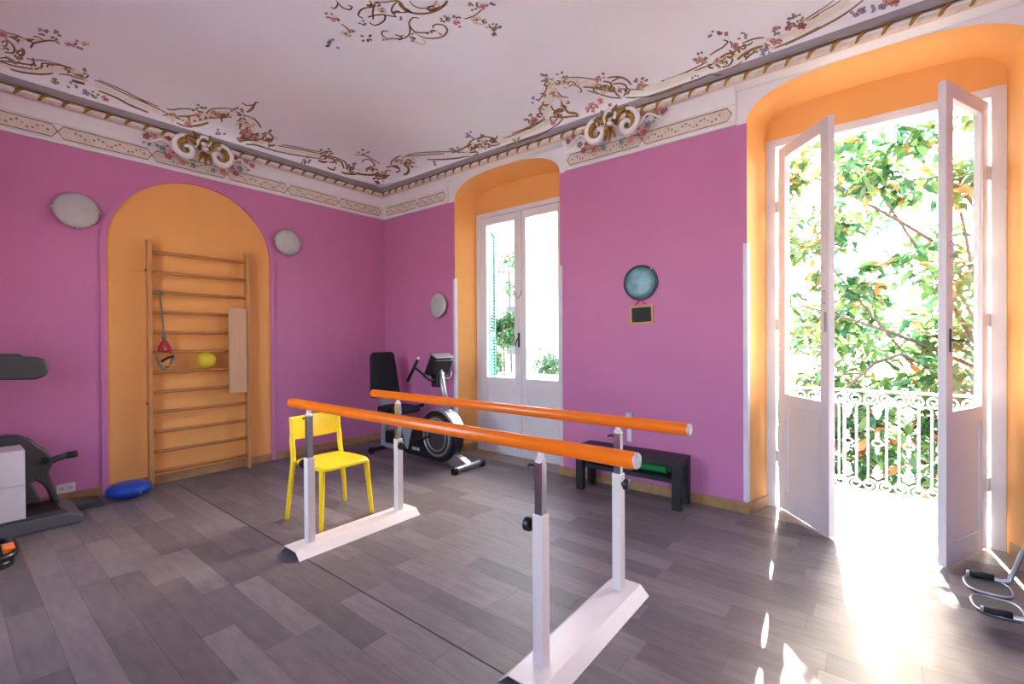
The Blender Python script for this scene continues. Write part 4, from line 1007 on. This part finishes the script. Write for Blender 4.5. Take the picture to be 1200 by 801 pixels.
for a in ((-.112, -.092), (.092, .112)): obj('frame_bar', MB(Mc).box(a[0], a[1], -.0195, -.0025, -.066, .066), 'slate_wood', t, bevel=.002)
obj('ribbon', MB().tube([(3.78, -.012, 1.70), (3.835, -.016, 1.745), (3.90, -.012, 1.70)], .007, 6), 'pink_ribbon', t)
t = thing('wall_socket', 'white double wall socket low beside the treadmill', 'socket', (0, -3.318, .125))
obj('plate', MB().box(0, .009, -3.378, -3.258, .087, .165), 'guard_white', t, bevel=.003)
for yy in (-3.345, -3.29):
    o = obj('outlet', MB().cyl((.009, yy, .126), (.0105, yy, .126), .018, 16), 'cap_grey', t)
    for d in (-.007, 0, .007): obj('hole', MB().cyl((.0105, yy+d, .126), (.0108, yy+d, .126), .0022, 8), 'rubber', o)
t = thing('wall_switch', 'white thermostat box with hanging tag on the purple wall above the bench', 'wall box', (3.72, 0, .57))
obj('case', MB().box(3.69, 3.75, -.022, 0, .655, .705), 'cap_grey', t, bevel=.004)
obj('hanging_tag', MB().box(3.70, 3.745, -.014, -.002, .44, .655), 'guard_white', t, bevel=.003)
obj('button', MB().box(3.71, 3.73, -.026, -.021, .67, .69), 'guard_white', t, bevel=.002)

# black bench with shelf
bn = thing('bench', 'black wooden bench with lower shelf against the purple wall', 'bench', (3.80, -.175, 0))
X0, X1, Y0, Y1, ZB = 3.32, 4.285, -.305, -.035, .405
obj('top', MB().box(X0, X1, Y0, Y1, ZB-.052, ZB), 'bench_black', bn, bevel=.003)
for a in (X0, X1-.07):
    for b in (Y0, Y1-.06): obj('leg', MB().box(a+.0005, a+.0695, b, b+.06, 0, ZB-.052), 'bench_black', bn, bevel=.003)
obj('shelf', MB().box(X0+.04, X1-.04, Y0+.04, Y1-.03, .205, .24), 'bench_black', bn, bevel=.003)
t = tag(obj('foam_roller', MB().lathe([(.030, 0), (.035, .005), (.035, .37), (.030, .375)], (3.745, -.135, .2755), (1, 0, 0), 24), 'foam_green', auto=True), 'green foam roller on the shelf of the black bench', 'foam roller')
cu = thing('hand_grip', 'small orange-brown hand grip on the bench shelf beside the green roller', 'hand grip', (3.80, -.225, .241))
obj('grip', MB().tube([(3.765, -.232, .253), (3.80, -.238, .255), (3.845, -.23, .253)], .011, 8), 'copper', cu, smooth=True)
obj('spring', MB().tube([(3.77, -.20, .25), (3.80, -.205, .25), (3.835, -.20, .25)], .008, 8), 'silver', cu, smooth=True)
for x in (3.765, 3.845): obj('end_knob', MB().ball((x, -.222, .254), .0125, 10), 'rubber', cu, smooth=True)

# recumbent exercise bike
bk = thing('recumbent_bike', 'black and silver recumbent exercise bike in the room corner', 'exercise bike', (1.35, -.48, 0))
def sub(nm, m, mt, p=bk, **k): return obj(nm, m, mt, p, **k)
for X, h in ((2.11, .045), (.66, .045)):
    o = sub('stabilizer', MB().tube([(X, -.69, h), (X-.005, -.27, h)], .026, 14), 'silver' if X > 1 else 'black_plastic', smooth=False, auto=True)
    for yy, s in ((-.69, -1), (-.27, 1)):
        e = MB().lathe([(.030, 0), (.034, .01), (.034, .05), (.026, .062)], (X, yy-s*.03, h), (0, s, 0), 14); e.box(X-.03, X+.03, yy-.02, yy+.02, 0.001, .03)
        obj('end_cap', e, 'black_plastic', o, auto=True)
sub('front_link', MB().prism([(1.80, .06), (1.98, .05), (2.12, .03), (2.12, .075), (2.02, .12), (1.88, .16)], 1, -.525, -.435), 'silver', bevel=.01)
sub('lower_rail', MB().box(.62, 1.55, -.51, -.45, .05, .115), 'grey_plastic', bevel=.01)
sub('rear_post', MB().prism([(.60, .04), (.68, .04), (.70, .47), (.62, .47)], 1, -.52, -.44), 'grey_plastic', bevel=.01)
sub('battery_box', MB().box(.72, .93, -.54, -.42, .115, .27), 'black_plastic', bevel=.02)
sub('seat_rail', MB().prism([(.55, .455), (1.30, .36), (1.30, .41), (.55, .51)], 1, -.51, -.45), 'silver', bevel=.008)
# flywheel housing
WC = Vector((1.70, -.48, .315)); WR = .285
body = [(WC.x+WR*math.cos(q), WC.z+WR*math.sin(q)) for q in [math.radians(-80+12*i) for i in range(20)]]
body = body+[(1.40, .47), (1.15, .40), (1.0, .30), (.98, .10), (1.15, .045), (1.60, .035)]
hs_ = sub('housing', MB().prism(body, 1, -.55, -.41), 'black_plastic', bevel=.025, seg=3)
for s, yy in ((-1, -.551), (1, -.409)):
    o = obj('side_disc', MB().lathe([(.235, 0), (.235, .010), (.19, .018), (.19, .010), (.165, .010), (.165, .020), (.10, .024), (.003, .026)], (WC.x, yy, WC.z), (0, s, 0), 40), 'dark_grey', hs_, auto=True)
    rg = MB(); 
    for R_ in (.205, .15): rg.tube([(WC.x+R_*math.cos(2*math.pi*i/40), yy+s*.020, WC.z+R_*math.sin(2*math.pi*i/40)) for i in range(40)], .011 if R_ > .18 else .009, 8, closed=True)
    stuff(obj('silver_rings', rg, 'silver', hs_, smooth=True))
    v_ = MB().prism([(1.06, .36), (1.25, .425), (1.28, .40), (1.19, .11), (1.165, .11)], 1, yy, yy+s*.006); obj('side_flash', v_, 'grey_plastic', hs_)
    lt = MB()
    for i, x in enumerate((1.27, 1.315, 1.36)): lt.box(x, x+.032, min(yy, yy+s*.004), max(yy, yy+s*.004), .115, .15)
    stuff(obj('side_lettering', lt, 'cap_grey', hs_))
cv = MB(); vs = []; fs = []; NA = 18
for i in range(NA+1):
    q = math.radians(8+135*i/NA)
    for rr, yy in ((WR+.004, -.565), (WR+.022, -.545), (WR+.022, -.415), (WR+.004, -.395)): vs.append((WC.x+rr*math.cos(q), yy, WC.z+rr*math.sin(q)))
for i in range(NA):
    for k in range(4): fs.append((i*4+k, i*4+(k+1) % 4, i*4+4+(k+1) % 4, i*4+4+k))
fs += [(0, 1, 2, 3), tuple(NA*4+k for k in (3, 2, 1, 0))]
sub('silver_fender', cv.add(vs, fs), 'silver', auto=True)
# crank and pedals
for s in (-1, 1):
    yy = -.48+s*.10; a = math.radians(200 if s < 0 else 20); e = Vector((1.60+.15*math.cos(a), yy+s*.02, .315+.15*math.sin(a)))
    o = sub('crank', MB().tube([(1.60, -.48+s*.06, .315), (1.60, yy, .315), tuple(e)], .013, 8), 'black_plastic')
    obj('pedal', MB().box(e.x-.06, e.x+.06, min(e.y, e.y+s*.10), max(e.y, e.y+s*.10), e.z-.015, e.z+.015), 'black_plastic', o, bevel=.006)
sub('mast', MB().tube([(1.785, -.48, .57), (1.72, -.48, .85), (1.665, -.48, 1.10)], [.042, .030, .028], 16), 'silver', smooth=True)
sub('mast_boot', MB().lathe([(.055, 0), (.05, .04), (.036, .06)], (1.79, -.48, .555), (-.24, 0, 1), 16), 'grey_plastic', auto=True)
Mk = Matrix.Translation((1.66, -.48, 1.10)) @ Matrix.Rotation(math.radians(24), 4, 'Y')
co = sub('console', MB(Mk).prism([(-.07, -.13), (.05, -.10), (.06, .10), (-.05, .13)], 1, -.14, .14), 'black_plastic', bevel=.02, seg=3)
obj('screen', MB(Mk).prism([(-.071, -.02), (-.064, .11), (-.062, .11), (-.069, -.02)], 1, -.09, .09), 'screen', co)
obj('console_trim', MB(Mk).box(-.055, .06, -.142, .142, .120, .132), 'mid_grey', co, bevel=.008)
sub('console_neck', MB().box(1.58, 1.70, -.54, -.42, .86, 1.03), 'black_plastic', bevel=.02)
for s in (-1, 1):
    yo = lambda v: -.48+s*v
    o = sub('handlebar', MB().tube(spline([(1.66, yo(.04), .95), (1.66, yo(.14), .95), (1.62, yo(.21), 1.02), (1.52, yo(.22), 1.08)], 6), .013, 10), 'black_plastic', smooth=True)
    g_o = obj('grip', MB().tube([(1.375, yo(.22), .93), (1.47, yo(.22), 1.06), (1.555, yo(.22), 1.18)], .018, 10), 'black_fabric', o, smooth=True)
    obj('grip_tip', MB().ball((1.56, yo(.22), 1.187), .019, 10), 'cap_grey', o, smooth=True)
# seat and backrest
sp_ = MB(); poly = []
for i in range(28):
    q = 2*math.pi*i/28; cx, cy = math.cos(q), math.sin(q)
    poly.append((.93+.24*math.copysign(abs(cx)**.5, cx), -.48+.20*math.copysign(abs(cy)**.5, cy)))
sub('seat_pad', sp_.prism(poly, 2, .515, .585), 'black_fabric', bevel=.02, seg=3)
Mb = Matrix.Translation((.665, -.48, .68)) @ Matrix.Rotation(math.radians(-7), 4, 'Y')
bp = [(-.215, .03), (-.195, 0), (.195, 0), (.215, .03), (.175, .53), (.14, .565), (-.14, .565), (-.175, .53)]
bo_ = sub('backrest', MB(Mb).prism(bp, 0, -.025, .03), 'black_fabric', bevel=.018, seg=3)
sub('back_support', MB().prism([(.62, .47), (.70, .47), (.67, .80), (.61, .80)], 1, -.53, -.43), 'grey_plastic', bevel=.01)
for s in (-1, 1):
    o = sub('seat_handle', MB().tube(spline([(.80, -.48+s*.06, .50), (.80, -.48+s*.24, .50), (.86, -.48+s*.27, .53), (.98, -.48+s*.27, .56)], 5), .014, 10), 'black_plastic', smooth=True)
    obj('grip', MB().tube([(.90, -.48+s*.27, .543), (1.06, -.48+s*.27, .575)], .021, 10), 'black_fabric', o, smooth=True)

# treadmill and gear on the left
tm = thing('treadmill', 'dark grey treadmill against the left wall', 'treadmill', (.45, -3.9, 0))
obj('deck', MB().prism([(-4.58, .02), (-4.58, .10), (-3.40, .10), (-3.31, .06), (-3.31, .012), (-3.36, .001), (-4.50, .001)], 0, .16, .705), 'mid_grey', tm, bevel=.012)
obj('belt', MB().box(.22, .60, -4.55, -3.42, .1005, .104), 'rubber', tm)
obj('foot_rail', MB().box(.62, .70, -4.55, -3.40, .1005, .112), 'dark_grey', tm, bevel=.004)
obj('ramp', MB().prism([(-3.31, .002), (-3.31, .055), (-3.14, .035), (-3.125, .02), (-3.125, .002)], 0, .10, .36), 'dark_grey', tm, bevel=.006)
for x in (.25, .60): obj('upright', MB().prism([(-4.40, .1), (-4.28, .1), (-4.02, 1.13), (-4.12, 1.13)], 0, x-.025, x+.025), 'dark_grey', tm, bevel=.01)
pts = [onp(px, py, 0, .45) for px, py in ((-80, 417), (-10, 414.5), (20, 414.5), (27, 417.5), (40, 417.5), (48, 420), (53, 426), (54, 431), (52, 437), (46, 441), (38, 443.5), (0, 444), (-80, 444))]
obj('console', MB().prism([(p.y, p.z) for p in pts], 0, .18, .62), 'dark_grey', tm, bevel=.02, seg=3, auto=True)
ar = thing('exercise_stepper', 'dark arched exercise machine with a lever handle beside the white box', 'exercise machine', (.29, -3.75, .1))
poly = [onp(px, py, 0, .36) for px, py in ((-70, 560), (-40, 528), (-12, 515), (8, 511), (22, 511), (36, 515), (46, 523), (54, 527), (60, 534), (62, 545), (57, 553), (63, 568), (70, 589), (61, 589), (57, 577), (50, 568), (42, 563), (37, 566), (43, 576), (50, 589), (20, 592), (-70, 612))]
poly = [(p.y, max(p.z, .1125)) for p in poly]
obj('shell', MB().prism(poly, 0, .23, .36), 'dark_grey', ar, bevel=.012, auto=True)
hp = [onp(px, py, 0, .33) for px, py in ((56, 541), (68, 536.5), (80, 533), (89, 531.5))]
o = obj('lever', MB().tube(hp, [.028, .024, .025, .022], 12), 'dark_grey', ar, smooth=True)
obj('lever_grip', MB().tube([hp[2]-Vector((0, .01, 0)), hp[3]+Vector((0, .008, 0))], .027, 12), 'rubber', o, smooth=True)
obj('pivot', MB().cyl((.361, poly[8][0]-.03, poly[8][1]-.03), (.375, poly[8][0]-.03, poly[8][1]-.03), .025, 14), 'black_plastic', ar)
bx_ = thing('drawer_box', 'white two drawer box standing on the treadmill deck', 'storage box', (.55, -3.85, .112))
a = onp(29.5, 527, 0, .69)
obj('case', MB().box(.40, .68, -4.10, a.y, .113, a.z), 'cabinet_white', bx_, bevel=.003)
zm_ = .113+(a.z-.113)*.5
for z0, z1 in ((.118, zm_-.002), (zm_+.002, a.z-.005)): obj('drawer_front', MB().box(.68, .69, -4.095, a.y-.002, z0, z1), 'cabinet_white', bx_, bevel=.002)
sm = thing('step_trainer', 'black floor step trainer with an orange block by the left edge', 'step trainer', (1.2, -3.9, 0))
pf = []
for i in range(24):
    q = 2*math.pi*i/24; cx, cy = math.cos(q), math.sin(q); pf.append((1.14+.20*math.copysign(abs(cx)**.45, cx), -3.92+.21*math.copysign(abs(cy)**.45, cy)))
obj('base', MB().prism(pf, 2, .001, .045), 'black_plastic', sm, bevel=.01)
obj('rim', MB().tube([(x, y, .075) for x, y in pf], .022, 8, closed=True), 'black_plastic', sm, smooth=True)
obj('foot_plate', MB().box(1.0, 1.28, -4.08, -3.79, .046, .07), 'mid_grey', sm, bevel=.01)
obj('orange_block', MB().box(1.14, 1.26, -3.765, -3.71, .07, .108), 'orange_bar', sm, bevel=.008)
bd = thing('balance_cushion', 'blue inflated balance cushion on the floor by the wall bars', 'balance cushion', (.255, -2.94, 0))
obj('cushion', MB().lathe([(.06, .002), (.115, .014), (.155, .042), (.168, .070), (.157, .100), (.115, .126), (.055, .139), (.003, .142)], (.255, -2.94, 0), (0, 0, 1), 36), 'blue_rubber', bd, smooth=True)
obj('valve', MB().cyl((.40, -2.90, .06), (.424, -2.894, .06), .008, 10), 'silver', bd)

# wheelchair at the right edge
wc = thing('wheelchair', 'grey wheelchair footrests beside the open balcony door', 'wheelchair', (6.45, -.735, 0))
for s, yc in ((1, -.615), (-1, -.85)):
    pl_ = []
    for i in range(20):
        q = 2*math.pi*i/20; cx, cy = math.cos(q), math.sin(q); pl_.append((5.975+.088*math.copysign(abs(cx)**.6, cx)-(.0 if cy*s > 0 else 0), yc+.098*math.copysign(abs(cy)**.7, cy)))
    o = obj('footplate', MB().prism(pl_, 2, .082, .097), 'dark_grey', wc, bevel=.003)
    obj('plate_rim', MB().tube([(x, y, .096) for x, y in pl_], .006, 6, closed=True), 'silver', o, smooth=True)
    ye = yc+s*.095
    obj('hinge_grip', MB().tube([(5.915, ye, .112), (6.01, ye, .112)], .017, 10), 'rubber', o, smooth=True)
    obj('footrest_tube', MB().tube(spline([(5.905, ye, .112), (6.05, ye+s*.0, .105), (6.08, ye+s*.01, .15), (6.14, ye+s*.012, .34), (6.24, ye+s*.012, .48), (6.45, ye+s*.012, .50)], 5), .0115, 10), 'silver', wc, smooth=True)
    yw = -.735+s*.28
    wl_ = obj('rear_wheel', MB().tube([(6.72+.285*math.cos(2*math.pi*i/36), yw, .30+.285*math.sin(2*math.pi*i/36)) for i in range(36)], .015, 8, closed=True), 'rubber', wc, smooth=True)
    for i in range(10):
        q = 2*math.pi*i/10; obj('spoke', MB().tube([(6.72, yw, .30), (6.72+.28*math.cos(q), yw, .30+.28*math.sin(q))], .003, 5), 'silver', wl_)
    obj('caster', MB().lathe([(.05, -.012), (.07, -.010), (.07, .010), (.05, .012)], (6.33, -.735+s*.22, .072), (0, 1, 0), 18), 'rubber', wc, auto=True)
    obj('side_frame', MB().tube([(6.33, -.735+s*.22, .072), (6.33, -.735+s*.22, .50), (6.78, -.735+s*.22, .50), (6.80, -.735+s*.22, .92), (6.92, -.735+s*.22, .94)], .0125, 10), 'silver', wc)
    obj('armrest', MB().box(6.42, 6.72, -.735+s*.22-.025, -.735+s*.22+.025, .70, .73), 'black_fabric', wc, bevel=.01)
    obj('arm_post', MB().tube([(6.57, -.735+s*.22, .50), (6.57, -.735+s*.22, .705)], .01, 8), 'silver', wc)
obj('axle', MB().tube([(6.72, -1.02, .30), (6.72, -.45, .30)], .012, 8), 'silver', wc)
obj('seat_sling', MB().box(6.35, 6.78, -.95, -.52, .495, .515), 'black_fabric', wc, bevel=.006)
obj('back_sling', MB().box(6.775, 6.795, -.95, -.52, .53, .90), 'black_fabric', wc, bevel=.006)
